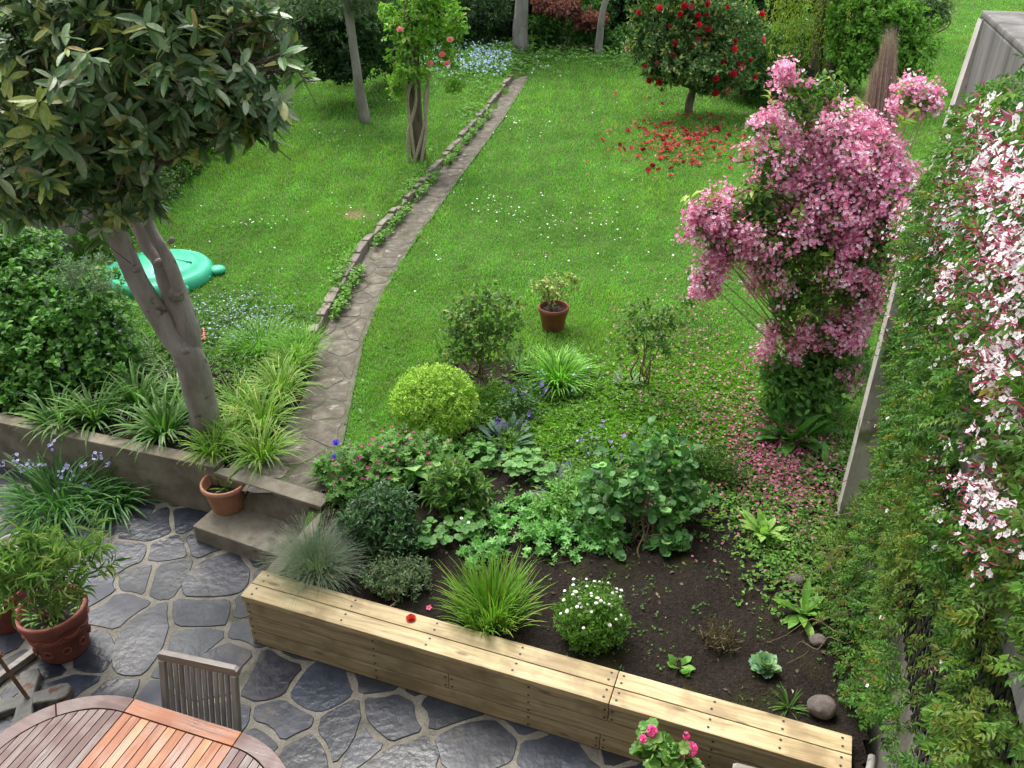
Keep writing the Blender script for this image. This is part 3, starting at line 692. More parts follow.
# daisies and fallen petals in the lawn
def patches(cs):
    out = []
    for (u, v, ru, rv, n) in cs:
        for _ in range(n):
            q = at(u+rng.normal()*ru, v+rng.normal()*rv, .5)
            if (q[0] < px_(pathL, q[1])-.15 or q[0] > px_(pathR, q[1])+.05) and q[1] > 6: out.append((q[0], q[1], float(H(q[0], q[1]))+.05))
    return np.array(out)
dp = patches([(515, 125, 14, 8, 26), (540, 130, 10, 6, 8), (495, 205, 16, 10, 30), (540, 225, 30, 14, 30), (590, 225, 22, 10, 26), (345, 215, 24, 10, 16), (385, 90, 30, 18, 45), (340, 145, 14, 4, 12), (460, 185, 4, 3, 4),
              (270, 233, 22, 5, 20), (215, 270, 30, 30, 14), (300, 260, 50, 30, 16), (960, 30, 25, 8, 40), (620, 250, 60, 20, 24), (560, 180, 60, 40, 36), (640, 160, 50, 25, 14), (440, 275, 20, 20, 8), (600, 90, 60, 25, 12), (690, 290, 30, 20, 10)])
far = np.clip(dp[:, 1]/9, 1, 4)
a_ = Acc(); inst_flat(a_, DAISY, dp, unit(rng.normal(size=dp.shape)*.3+A(0, 0, 1)), .023*far**.45*rng.uniform(.7, 1.3, len(dp)), pal(len(dp), [(.8, .8, .78)], .06))
tag(a_.build('lawn_daisies', M['petal']), 'tiny white daisies dotted through the lawn', 'daisies', kind='stuff')

# ---------------------------------------------------------------- jasmine on the tall wall
def jz_top(s): return np.interp(s, [-2.5, -.3, .87, 1.53, 2.05, 2.6], [3.95, 4.3, 4.22, 3.9, 3.25, 2.7])
def leafy(P_):          # climber cut to an outline set in camera view: clear of the pier, the coping and the foot of the wall
    P_ = np.asarray(P_); dp_ = P_[:, 1]*math.cos(PITCH)+(CH-P_[:, 2])*math.sin(PITCH); u = 512+FPX*P_[:, 0]/dp_
    v = 384-FPX*(P_[:, 1]*math.sin(PITCH)-(CH-P_[:, 2])*math.cos(PITCH))/dp_
    w_ = 9*noise2(P_[:, 0]+P_[:, 1], P_[:, 2], 9, 91)+4*rng.normal(size=len(u))
    return u > np.interp(v, [40, 62, 92, 130, 190, 215, 250, 330, 400, 480, 515, 540, 690, 712, 730, 768], [1060, 1024, 985, 948, 924, 900, 876, 890, 893, 874, 842, 815, 818, 850, 885, 905])+w_
def offp(u, v, off):
    a = (u-512)/FPX; b = (384-v)/FPX; dy = math.cos(PITCH)+b*math.sin(PITCH); dz = -math.sin(PITCH)+b*math.cos(PITCH); W_ = WS+wn*off
    t = (W_@wn)/(a*wn[0]+dy*wn[1]); return A(a*t, dy*t, CH+dz*t)
JF = [(985, 115, 16, 14, 34), (955, 175, 22, 20, 60), (1000, 170, 22, 25, 60), (930, 215, 22, 16, 60), (905, 235, 16, 14, 26), (945, 290, 26, 26, 34), (980, 235, 30, 22, 60), (1010, 270, 14, 16, 36), (950, 265, 20, 16, 26), (912, 245, 14, 12, 16), (1002, 330, 18, 16, 46), (1008, 375, 14, 16, 40), (985, 355, 10, 10, 14),
      (940, 330, 30, 30, 16), (900, 290, 16, 30, 12), (925, 372, 14, 8, 6), (1010, 420, 12, 12, 16), (968, 485, 13, 9, 18), (995, 508, 12, 8, 12), (940, 512, 8, 6, 6), (1005, 545, 8, 5, 4), (928, 465, 10, 10, 4), (960, 430, 30, 30, 8), (1000, 600, 20, 40, 5), (905, 560, 40, 60, 7), (890, 470, 20, 40, 5), (940, 690, 30, 20, 4)]
jr = root('climbing_jasmine', wallp(.5, .42), 'jasmine climber with white starry flowers and pink buds covering the tall wall', 'climbing plant')
n = 17000; s_ = rng.uniform(-2.4, 2.9, n); z_ = rng.uniform(.35, 4.35, n)
top = jz_top(s_)+.4; dens = np.clip((top-z_)*6, 0, 1)
bare = (.55*noise2(s_, z_, 2.3, 51)+.35*noise2(s_, z_, 6, 52))          # thin places where the trellis shows
holes = np.clip((bare+.12-.35*(s_ > .2))*5, 0, 1)*(z_ < 3.0)*.97
near_edge = 0                # pale wall strip left open
lowbare = np.clip((.30-s_)*4, 0, 1)*np.clip((1.25-z_)*4, 0, 1)
k = rng.random(n) < dens*(1-.9*holes)*(1-.97*near_edge)
s_, z_ = s_[k], z_[k]; n = len(s_)
bulge = .10+.26*np.clip(z_-2.2, 0, 2)*.5*(1-np.clip(z_-3.8, 0, 1)*.8)*np.clip(1.2-.35*s_, .3, 1)+.10*noise2(s_, z_, 2.6, 53)+.35*np.clip(1-z_/.95, 0, 1)*np.clip(s_+.1, 0, 1)
bulge = np.where((s_ > 1.1)&(z_ > .8)&(z_ < 2.6), np.minimum(bulge, .10), bulge)
off = -.08+np.clip(bulge, .04, 1)*1.2*rng.random(n)**.6
pos = np.stack([WS[0]+wd[0]*s_+wn[0]*off, WS[1]+wd[1]*s_+wn[1]*off, z_], 1)
k = leafy(pos); pos = pos[k]; s_ = s_[k]; z_ = z_[k]; n = len(s_)
d = unit(np.stack([wn[0]*np.ones(n)*.5, wn[1]*np.ones(n)*.5, -.35*np.ones(n)], 1)+rng.normal(size=(n, 3))*.55)
nr = unit(A(wn[0]*.6, wn[1]*.6, .8)+rng.normal(size=(n, 3))*.35)
yel = np.clip(noise2(s_, z_, 2.6, 54)*.6-.08+.22*(s_ > .2)*(z_ < 1.6)-.05*(z_ > 2.6), 0, .8)[:, None]
yel = np.clip(yel+(rng.random((n, 1)) < .16)*rng.uniform(.3, .9, (n, 1)), 0, 1)
col = pal(n, [(.06, .15, .028, 3), (.095, .21, .035, 3), (.04, .10, .02, 2)], .25)*(1-yel)+pal(n, [(.16, .19, .03, 3), (.20, .17, .03, 1), (.10, .16, .025, 3)], .2)*yel
a_ = Acc(); inst(a_, PINN, pos, d, nr, rng.uniform(.06, .105, n), 1., col); a_.build('foliage', M['leaf'], jr)
a_ = Acc()
for i in range(40):
    s0 = rng.uniform(-2.3, 1.2); z0 = rng.uniform(.4, 3.0); s1 = s0+rng.normal()*.25; z1 = min(z0+rng.uniform(.5, 1.3), float(jz_top(s1))-.1)
    branch(a_, wallp(s0, z0, -.09), wallp(s1, z1, rng.uniform(-.06, .05)), .0028, .0018, 5, .07, 4)
for i in range(10):                                # loose ends hanging out over the bed
    s0 = rng.uniform(.1, 1.9); p0 = wallp(s0, rng.uniform(.7, 1.3), .15); p1 = wallp(s0+rng.normal()*.2, .45, rng.uniform(.35, .62)); branch(a_, p0, p1, .003, .002, 5, .1, 4, .1)
a_.build('stems', M['twig'], jr)
# flower heads
a_ = Acc(); bu = Acc()
for (u0, v0, ru, rv, m_) in JF:
  for _ in range(int(m_*.62)):
    u, v = u0+rng.normal()*ru, v0+rng.normal()*rv; c = offp(u, v, -.05)
    c = offp(u, v, .08+.155*float(np.clip(c[2]-2.2, 0, 2)*np.clip(1.2-.35*((c[0]-WS[0])*wd[0]+(c[1]-WS[1])*wd[1]), .3, 1))+.05*rng.random()); z0 = c[2]
    if not leafy(c[None])[0] or c[1] < .5 or c[1] > 7: continue
    kf = rng.integers(3, 10) if z0 > 2.4 else rng.integers(1, 4); q = c+rng.normal(size=(kf, 3))*.026
    nn = unit(A(wn[0], wn[1], .55)+rng.normal(size=(kf, 3))*.45)
    inst_flat(a_, STAR5, q, nn, .027*rng.uniform(.8, 1.15, kf), pal(kf, [(.80, .77, .79, 5), (.78, .62, .69, 1)], .05))
    kb = rng.integers(4, 12); q = c+rng.normal(size=(kb, 3))*.036; dd = unit(A(wn[0], wn[1], .5)+rng.normal(size=(kb, 3))*.5)
    inst(bu, LEAF2, q, dd, unit(rng.normal(size=(kb, 3))), rng.uniform(.022, .038, kb), .22, pal(kb, [(.42, .07, .15, 2), (.55, .22, .32, 2), (.30, .04, .08, 1)], .15))
o1 = a_.build('blossoms', M['petal'], jr); o1['kind'] = 'stuff'; o1 = bu.build('buds', M['petal'], jr); o1['kind'] = 'stuff'

# ---------------------------------------------------------------- brushwood screen at the wall end
br = root('brushwood_screen', (3.6, 7.95, .45), 'ragged dry brushwood screen standing upright behind the pink shrub', 'screen')
a_ = Acc(); n = 3600
STRAW = T_([(-.5, 0, 0), (.5, 0, 0), (.4, .6, 0), (0, 1, 0), (-.4, .6, 0)], [[(0, 1, 2, 3, 4)]])
u_ = rng.uniform(-1, 1, n); q = A(3.62, 7.95, .45)+np.stack([u_*.15, rng.normal(size=n)*.03, rng.random(n)*1.2], 1)
top = 3.80-.75*np.maximum(u_-.1, 0)-.9*np.maximum(-u_-.3, 0)-rng.random(n)**4*.5+.10*np.sin(u_*17)
tp = A(3.30, 7.9, 0)+np.stack([u_*.15+rng.normal(size=n)*.02, rng.normal(size=n)*.03, top], 1)
inst(a_, STRAW, q, tp-q, unit(rng.normal(size=(n, 3))*.6+A(0, -1, 0)), np.linalg.norm(tp-q, axis=1), .0042, pal(n, [(.42, .35, .27, 2), (.55, .48, .39, 2), (.26, .2, .14, 1)], .2)); a_.build('brush', M['brush'], br)
for z0 in (.9, 1.8, 2.7):
    a_ = Acc(); xx = 3.62-.32*(z0-.45)/3.2; tube(a_, [A(xx+x_, 7.85, z0) for x_ in (-.16, 0, .16)], .003, 4); a_.build('tie_wire', M['black'], br)

# ---------------------------------------------------------------- pink weigela
WE = [ell(826, 85, 7.4, 17, 17, .2), ell(800, 85, 7.3, 16, 12, .2), ell(812, 112, 7.3, 30, 20, .3), ell(765, 127, 7.1, 26, 8, .12), ell(845, 150, 7.3, 46, 30, .4), ell(778, 160, 7.1, 32, 18, .25),
      ell(820, 195, 7.15, 66, 36, .4), ell(880, 195, 7.1, 34, 38, .4), ell(735, 210, 6.9, 42, 15, .22), ell(768, 228, 6.9, 44, 22, .28), ell(750, 240, 6.9, 26, 18, .2), ell(755, 195, 7.0, 26, 14, .2), ell(775, 265, 6.95, 22, 26, .2), ell(780, 305, 6.95, 18, 20, .2), ell(708, 226, 6.8, 16, 14, .12), ell(720, 250, 6.8, 14, 14, .1), ell(705, 278, 6.8, 11, 16, .1),
      ell(820, 250, 7.0, 44, 34, .35), ell(865, 250, 6.9, 34, 32, .35), ell(810, 295, 6.9, 26, 18, .25), ell(855, 292, 6.9, 28, 20, .25), ell(830, 325, 6.9, 30, 14, .25), ell(912, 98, 7.2, 20, 12, .15), ell(928, 98, 7.2, 10, 8, .1), ell(785, 330, 6.9, 15, 9, .12), ell(845, 335, 6.85, 14, 12, .12), ell(905, 235, 6.75, 18, 24, .15)]
WB = A(2.95, 7.15, .47)
wg = root('flowering_weigela', WB, 'tall arching shrub smothered in pink flowers beside the tall wall', 'shrub')
a_ = Acc(); tips, out = sample_ells(2600, WE, .3, .25, 7, .95)
leaves_on(a_, tips, out, 5, .06, .5, [(.08, .18, .03, 3), (.12, .24, .04, 2), (.05, .11, .025, 2), (.2, .3, .06, 1)], LEAF, .12); a_.build('foliage', M['leaf'], wg)
low = [ell(815, 375, 7.0, 46, 40, .4), ell(785, 395, 6.9, 34, 34, .3), ell(835, 355, 6.95, 36, 34, .35), ell(778, 365, 6.95, 26, 24, .25)]
a_ = Acc(); tl, ol = sample_ells(650, low, .3, .2, 8, .55); leaves_on(a_, tl, ol, 5, .075, .5, [(.06, .15, .03, 3), (.09, .21, .04, 2), (.15, .28, .05, 1)], LEAF, .15); a_.build('lower_foliage', M['leaf'], wg)
s_ = Acc()
for i, e in enumerate(WE):
    for q in range(2):
        c = A(*e[:3])+rng.normal(size=3)*A(*e[3:])*.35; b0 = WB+A(rng.normal()*.10, rng.normal()*.10, 0); mid = b0*.5+c*.5+A(0, 0, .18)
        tube(s_, smooth_path([b0, b0*.72+mid*.28+A(0, 0, .25), mid, c], 4), np.linspace(.014, .004, 13), 6)
for (u, v, u2, v2) in ((800, 190, 828, 245), (700, 225, 690, 190), (870, 150, 960, 130), (838, 190, 800, 130), (850, 250, 935, 205)):
    branch(s_, aty(u, v, 7.0), aty(u2, v2, 6.9), .006, .002, 5, .05, 4, .05)
s_.build('stems', M['pale_twig'], wg)
a_ = Acc(); ft, fo = sample_ells(4400, WE, .70, .28, 7, .9)
ARMS = (((800, 250, 7.0), (745, 216, 6.9), (705, 222, 6.8), (684, 238, 6.75)), ((715, 225, 6.8), (716, 265, 6.75), (704, 297, 6.75)), ((800, 180, 7.1), (765, 160, 7.05), (736, 163, 7.0)), ((800, 210, 7), (760, 188, 6.95), (732, 197, 6.9)),
        ((820, 110, 7.3), (775, 118, 7.2), (738, 130, 7.1)), ((830, 100, 7.3), (800, 72, 7.3), (775, 75, 7.2)), ((840, 90, 7.3), (822, 62, 7.3)),
        ((800, 300, 6.9), (775, 330, 6.9), (762, 355, 6.9)), ((850, 300, 6.9), (852, 350, 6.8), (846, 385, 6.8)), ((820, 290, 6.9), (800, 330, 6.85), (790, 352, 6.85)), ((870, 230, 6.9), (900, 240, 6.8), (905, 265, 6.75)))
for arm in ARMS:
    Pm = smooth_path([aty(*q) for q in arm], 8); m_ = 60; w_ = Pm[rng.integers(len(Pm), size=m_)]; o_ = unit(rng.normal(size=(m_, 3))+A(0, -.3, .3)); ft = np.concatenate([ft, w_+o_*.085*rng.random((m_, 1))]); fo = np.concatenate([fo, o_]); tube(a_, Pm, .006, 4, (.12, .09, .05))
k = lum(ft, 7.5, 71)*1.2+lum(ft, 14, 72)*.8+rng.normal(size=len(ft))*.08 > -.29; ft, fo = ft[k], fo[k]; n = len(ft); per = 9; ii = np.repeat(np.arange(n), per)
pos = ft[ii]+fo[ii]*.035+rng.normal(size=(n*per, 3))*.030; nr = unit(fo[ii]+rng.normal(size=(n*per, 3))*.5+A(0, -.1, .35))
shade = rng.uniform(.0, 1, n)[ii][:, None]
col = pal(n*per, [(.68, .28, .44, 3), (.76, .45, .58, 3), (.56, .17, .31, 2), (.80, .66, .73, 1.8)], .08); col = np.clip(col*(.88+.3*shade)+A(0, .03, .02)*shade, 0, 1)
inst_flat(a_, CUP5, pos, nr, rng.uniform(.028, .043, n*per), col)
pos = ft[ii]+fo[ii]*.01+rng.normal(size=(n*per, 3))*.05
inst(a_, LEAF2, pos[::3], unit(fo[ii][::3]+rng.normal(size=(len(ii[::3]), 3))*.7), nr[::3], rng.uniform(.025, .04, len(ii[::3])), .3, pal(len(ii[::3]), [(.66, .16, .32), (.55, .10, .26)], .12))
ob = a_.build('blossoms', M['petal'], wg); ob['kind'] = 'stuff'
# fresh leaf sprays standing out of the flowers
a_ = Acc(); sp = np.array([aty(*q) for q in ((715, 195, 6.8), (755, 190, 6.9), (800, 310, 6.7), (835, 175, 6.9), (905, 120, 6.9), (920, 110, 7), (800, 210, 6.8), (870, 165, 6.9), (770, 95, 7.1), (690, 195, 6.8), (728, 245, 6.7), (830, 255, 6.7), (762, 285, 6.8), (860, 105, 7.2), (930, 105, 7.1), (905, 85, 7.2))])
leaves_on(a_, sp, unit(A(0, -.5, .8)[None]+rng.normal(size=sp.shape)*.3), 6, .10, .42, [(.22, .34, .05), (.15, .26, .04), (.28, .36, .08)], LEAF, .08); a_.build('young_leaves', M['leaf'], wg)
# fallen weigela petals
n = 4000; x = np.concatenate([rng.normal(2.38, .30, 2600), rng.normal(2.0, .5, n-2600)]); y = np.concatenate([rng.normal(6.25, .45, 2600), rng.normal(7.4, 1.2, n-2600)])
k = ((x-WS[0])*wn[0]+(y-WS[1])*wn[1] > .03)&(y > 4.6)&(x > .9); x, y = x[k], y[k]; pos = np.stack([x, y, H(x, y)+rng.uniform(.03, .11, len(x))], 1)
stuff_flat('fallen_petals', STAR5, pos, unit(rng.normal(size=pos.shape)*.5+A(0, 0, 1)), .025, [(.5, .13, .25), (.62, .28, .38), (.36, .09, .16)], label='faded pink petals dropped on the ground round the pink shrub', cat='petals')

# ---------------------------------------------------------------- big broadleaf evergreen tree on the left
mg = root('evergreen_tree', (-2.80, 6.62, .5), 'large evergreen tree with smooth grey forked trunk and big glossy leaves in the left bed', 'tree')
tA = Acc()
b0 = at(207, 432, .48); f1 = aty(185, 350, 6.52); 
tube(tA, smooth_path([b0+A(.03, 0, -.1), b0, aty(200, 395, 6.57), aty(188, 355, 6.52), aty(172, 335, 6.5), aty(140, 285, 6.45), aty(118, 235, 6.42), aty(95, 160, 6.4), aty(70, 90, 6.35), aty(55, 20, 6.3)], 5), np.interp(np.linspace(0, 1, 46), [0, .1, .25, .35, .45, .6, 1], [.17, .148, .135, .13, .098, .085, .04]), 16, rough=.05, seed=1)
tube(tA, smooth_path([aty(188, 362, 6.54), aty(186, 325, 6.56), aty(173, 290, 6.58), aty(160, 262, 6.62), aty(143, 235, 6.66), aty(128, 195, 6.7), aty(150, 130, 6.75)], 5), np.interp(np.linspace(0, 1, 31), [0, .3, .5, 1], [.115, .105, .075, .035]), 14, rough=.10, seed=3)
tube(tA, smooth_path([aty(176, 296, 6.50), aty(177, 283, 6.48), aty(166, 255, 6.5), aty(148, 222, 6.55), aty(150, 180, 6.6), aty(200, 120, 6.7)], 5), np.interp(np.linspace(0, 1, 26), [0, .15, .5, 1], [.066, .055, .048, .025]), 12, rough=.04, seed=5)
for (u, v, yy, r) in ((178, 292, 6.47, .06), (186, 350, 6.42, .04), (160, 262, 6.55, .045), (137, 268, 6.38, .028), (172, 240, 6.5, .03)):     # knots
    c = aty(u, v, yy); tube(tA, [c-A(.03, .02, .02), c, c+A(.02, -.03, .02)], [r*.6, r, r*.55], 9, rough=.16, seed=u)
tube(tA, [aty(145, 215, 6.5), aty(152, 212, 6.45)], .035, 8, rough=.1)
CE = [ell(60, 60, 6.2, 120, 90), ell(170, 60, 6.3, 95, 70), ell(40, 150, 6.1, 80, 60), ell(120, 150, 6.3, 60, 60), ell(210, 85, 6.4, 62, 42), ell(100, -60, 6.4, 160, 90), ell(215, 20, 6.5, 55, 40),
      ell(240, 105, 6.4, 32, 28, .3), ell(100, 200, 6.2, 32, 34, .3), ell(10, 190, 6.1, 45, 32, .4), ell(280, 62, 6.3, 22, 15, .15), ell(235, 45, 6.4, 22, 25, .25), ell(262, 20, 6.4, 22, 18, .2), ell(150, 190, 6.4, 18, 18, .2), ell(265, 120, 6.3, 20, 16, .2), ell(290, 55, 6.3, 12, 14, .12), ell(250, 75, 6.3, 24, 18, .2), ell(190, 130, 6.3, 30, 18, .25)]
s_ = Acc()
for c in CE:
    for q in range(5):
        p1 = A(*c[:3])+rng.normal(size=3)*A(*c[3:])*.4; p0 = aty(*((70, 90, 6.35), (150, 130, 6.75), (200, 120, 6.7), (95, 160, 6.4))[rng.integers(4)])
        branch(s_, p0, p1, .028, .008, 6, .04, 6)
branch(s_, aty(205, 105, 6.5), aty(290, 58, 6.3), .022, .010, 6, .03, 7, -.03); branch(s_, aty(255, 90, 6.35), aty(285, 52, 6.3), .012, .006, 5, .05, 6)
# whorls of big leaves
tips, out = sample_ells(1080, CE, .3, .42, 21)
a_ = Acc(); n = len(tips); per = 10
d = unit(out*.8+A(0, 0, .55)+rng.normal(size=(n, 3))*.35); ii = np.repeat(np.arange(n), per)
r = rng.normal(size=(n*per, 3)); r = unit(r-d[ii]*np.sum(r*d[ii], 1, keepdims=True)); t = rng.random(n*per)[:, None]
ld = unit(d[ii]*(.1+.75*t)+r+A(0, 0, -.28)); pos = tips[ii]-d[ii]*(1-t)*.13
nr = unit(d[ii]+rng.normal(size=(n*per, 3))*.25+A(0, 0, .4)); tw = rng.uniform(.75, 1.25, (n, 1))[ii]
col = pal(n*per, [(.06, .115, .045, 5), (.095, .165, .065, 4), (.19, .24, .14, 2.4), (.23, .24, .07, 1.2), (.26, .20, .09, .2)], .18)*tw
young = (rng.random(n) < .10)[ii][:, None]; col = np.where(young, pal(n*per, [(.20, .26, .06), (.27, .31, .09)], .15), col)
inst(a_, LEAFL, pos, ld, nr, rng.uniform(.10, .175, n*per)*rng.uniform(.65, 1.25, n)[ii], rng.uniform(.27, .38, n*per), col)
a_.build('crown', M['gloss'], mg)
sk = rng.random(n) < .55
twigs_on(s_, tips[sk], d[sk], .3, .005); s_.build('limbs', M['bark_dark'], mg); tA.build('trunk', M['bark'], mg, smooth=True)
#==PART3==
def grnd(u, v, z=.45):
    p = at(u, v, z); return A(p[0], p[1], float(H(p[0], p[1])))
# ---------------------------------------------------------------- planting bed
def ball(base, r, h): return [(base[0], base[1], base[2]+h*.5, r, r, h*.55)]
# clipped golden ball
b = grnd(436, 430); shrub('clipped_box', 'round clipped golden yellow box ball beside the path', 'shrub', b, [(b[0], b[1], b[2]+.29, .42, .40, .37)], 2500, 8, .024, .6, G_LIME, LEAF2, twig=.05, up=.25, lumpy=.05, rmin=.72, stems=9, facing=.4)
# blue fescue
b = grnd(318, 572); clump('ornamental_grass', 'fine blue grey ornamental grass tuft at the left end of the planter', 'grass', b, 1500, .36, .0035, [(.13, .19, .13, 3), (.19, .24, .17, 2), (.25, .24, .13, 1)], e=(28, 88), droop=1.1, rad=.10, prof='grass')
b = grnd(380, 545); shrub('evergreen_shrub', 'dark glossy evergreen shrub between the blue grass and the white strawberry flowers', 'shrub', b, [(b[0], b[1]+.05, b[2]+.25, .33, .3, .27), (b[0]+.12, b[1]-.1, b[2]+.2, .22, .2, .2)], 620, 9, .055, .38, [(.022, .065, .018, 3), (.035, .095, .025, 2), (.06, .13, .04, 1)], LEAF, 'gloss', .09, .5, twk=.3)
b = grnd(392, 585); shrub('variegated_shrub', 'low grey green twiggy shrub just behind the wooden planter', 'shrub', b, [(b[0], b[1], b[2]+.12, .24, .2, .14), (b[0]+.15, b[1]+.05, b[2]+.1, .16, .14, .11)], 520, 8, .030, .4, [(.09, .15, .07, 3), (.15, .21, .10, 2), (.06, .10, .045, 1)], LEAF, 'leaf', .08, .4, twk=.4, stemmat='pale_twig')
# pink cranesbill patch
b = grnd(372, 465); PK = [ell(365, 470, 5.9, 48, 26, .32), ell(410, 455, 6.1, 45, 22, .3), ell(440, 480, 5.9, 34, 20, .25), ell(350, 500, 5.65, 26, 22, .2)]
rt, tp, ou = shrub('pink_cranesbill', 'mound of lobed light green leaves dotted with small magenta pink flowers beside the path', 'flowering plant', b, PK, 1100, 6, .048, 1., [(.12, .25, .06, 3), (.17, .32, .09, 2), (.08, .17, .045, 1)], LOBED, stems=20, sr=(.004, .002), stemmat='green_stem', up=.8, facing=1.3, zmin=.5)
k = [i for i in range(len(tp)) if tp[i][2] > .62][:400]; k = list(rng.choice(k, min(62, len(k)), replace=False))
parts_copy('flower', rt, CUP5, M['petal'], tp[k]+A(0, 0, .04), unit(ou[k]+A(0, 0, 1)), .034, [(.62, .09, .30), (.70, .16, .38), (.55, .06, .25)])
b = grnd(412, 478); clump('broad_leaf_plant', 'pale green plant with large soft broad leaves among the pink flowers', 'plant', b+A(0, 0, .16), 11, .26, .15, [(.16, .30, .09), (.20, .34, .12)], e=(5, 50), droop=.6, prof='leaf', rad=.08, fold=.12)
for (u, v) in ((336, 447), (333, 460)): pass
b = grnd(336, 480); rt, t_ = clump('cornflower', 'two violet blue cornflowers over narrow leaves at the path edge', 'flowering plant', b, 60, .24, .022, G_MID, e=(30, 85), prof='leaf', rad=.07)
parts_copy('flower', rt, BLOOM, M['petal'], np.array([aty(336, 443, b[1]), aty(334, 457, b[1]-.05)]), [A(0, -.4, 1)]*2, .055, [(.16, .12, .62)], 1)
# second cluster: peony like plant & strawberries
b = grnd(455, 512); shrub('peony', 'fresh green plant with long divided leaves beside the dark evergreen shrub', 'plant', b, [(b[0], b[1]+.05, b[2]+.22, .26, .24, .2)], 130, 9, .11, .26, [(.08, .17, .035, 2), (.12, .22, .05, 2), (.05, .11, .025, 1)], LEAF, twig=.10, up=.7, stemmat='green_stem')
def strawberry(u, v, r, lab, fl=0, n=34):
    b = grnd(u, v); rt = root('strawberry_plant', b, lab, 'plant', 'strawberry plants in the bed'); a_ = Acc(); s_ = Acc(); c = []
    for i in range(n):
        a = rng.uniform(0, 6.28); q = r*math.sqrt(rng.random()); p = b+A(math.cos(a)*q, math.sin(a)*q, rng.uniform(.06, .15)+.05*(1-q/r)); c.append(p)
        tube(s_, [b, (b+p)/2+A(0, 0, .03), p], .002, 3)
        for da in (-1.5, 0, 1.5): inst(a_, ROUND, p[None], A(math.cos(a+da), math.sin(a+da), -.1)[None], A(.2*math.cos(a), .2*math.sin(a), 1)[None], rng.uniform(.05, .075), .85, pal(1, [(.07, .19, .04), (.10, .24, .05), (.13, .27, .08)]))
    a_.build('leaves', M['leaf'], rt); s_.build('stems', M['green_stem'], rt)
    if fl:
        k = rng.choice(len(c), fl); parts_copy('flower', rt, CUP5, M['petal'], [c[i]+A(0, 0, .04) for i in k], [A(0, -.2, 1)]*fl, .032, [(.8, .8, .74)], 1)
strawberry(482, 462, .15, 'strawberry plant in bare soil right of the golden ball', 0, 22); strawberry(522, 470, .17, 'strawberry plant right beside the small piece of slate', 0, 26)
strawberry(462, 530, .20, 'strawberry plant with small white flowers beside the dark evergreen shrub', 5, 30); strawberry(540, 475, .12, 'strawberry plant below the narrow blue leaved pinks', 0, 16)
strawberry(432, 545, .14, 'strawberry plant at the foot of the low grey green shrub', 0, 18)
# light green cranesbill carpet
b = grnd(525, 560); CC_ = [ell(485, 562, 5.0, 34, 20, .2), ell(555, 575, 4.95, 36, 18, .2), ell(520, 585, 4.9, 26, 12, .15), ell(505, 570, 5.1, 40, 18, .2), ell(600, 545, 5.15, 30, 20, .2), ell(500, 545, 5.25, 45, 24, .3), ell(555, 545, 5.2, 48, 26, .3), ell(530, 525, 5.45, 55, 22, .3), ell(580, 565, 5.0, 24, 18, .2), ell(465, 555, 5.2, 22, 16, .2)]
shrub('cranesbill_mound', 'spreading mound of lobed fresh light green leaves in the middle of the bed', 'plant', b, CC_, 2900, 5, .046, 1., [(.14, .32, .085, 3), (.19, .40, .12, 2), (.09, .22, .055, 1)], LOBED, stems=26, sr=(.004, .002), stemmat='green_stem', up=.8, facing=1.3, zmin=.48)
b = grnd(492, 612); clump('montbretia', 'bright green upright grassy clump behind the wooden planter', 'plant', b, 420, .33, .012, [(.11, .24, .025, 3), (.16, .30, .04, 2), (.25, .28, .05, .5)], e=(55, 90), droop=.75, rad=.22)
b = grnd(590, 640); rt, tp, ou = shrub('candytuft', 'rounded bushy plant covered in small white button flowers', 'flowering plant', b, [(b[0], b[1]+.05, b[2]+.20, .27, .24, .23)], 1000, 8, .026, .35, [(.09, .20, .03, 3), (.14, .27, .045, 2), (.05, .12, .02, 1)], LEAF2, twig=.07, up=.8, twk=.2, stemmat='green_stem', lumpy=.1)
k = [i for i in range(len(tp)) if tp[i][2] > b[2]+.22 and ou[i][2] > .1]; k = list(rng.choice(k, min(60, len(k)), replace=False)); parts_copy('flower_head', rt, BLOOM, M['petal'], tp[k]+A(0, 0, .04), unit(ou[k]+A(0, 0, 1)), .024, [(.8, .8, .76)], 2)
# hydrangea
b = grnd(640, 545); HY = [ell(620, 470, 5.5, 42, 34, .3), ell(655, 500, 5.35, 48, 34, .3), ell(600, 510, 5.3, 36, 28, .25), ell(690, 490, 5.45, 28, 26, .22), ell(665, 455, 5.6, 34, 24, .25), ell(650, 430, 5.6, 16, 14, .12), ell(612, 540, 5.15, 30, 20, .2), ell(660, 545, 5.1, 30, 20, .2)]
shrub('hydrangea_shrub', 'leafy shrub with large rounded blue green leaves in the middle of the bed', 'shrub', b, HY, 175, 8, .070, .86, [(.07, .18, .055, 3), (.10, .24, .07, 2), (.16, .31, .10, 1.3), (.05, .12, .04, 1)], ROUND, 'leaf', .13, .6, stems=16, sr=(.009, .004), twk=1., spread=.9, facing=1.1, lumpy=.1)
b = grnd(718, 478); shrub('low_green_shrub', 'low soft green bush behind the right side of the rounded leaved shrub', 'shrub', b, [(b[0], b[1], b[2]+.16, .26, .2, .17), (b[0]-.2, b[1]+.1, b[2]+.14, .2, .2, .14)], 420, 8, .028, .4, G_MID, LEAF2, twig=.07, up=.4)
b = grnd(448, 505); shrub('ferny_plant', 'soft feathery green plant between the clipped ball and the strawberry plants', 'plant', b, [(b[0], b[1]+.1, b[2]+.14, .2, .2, .13), (b[0]+.2, b[1]+.2, b[2]+.1, .14, .14, .1)], 320, 7, .034, .35, G_BRIGHT, LEAF2, twig=.08, up=.7, stemmat='green_stem')
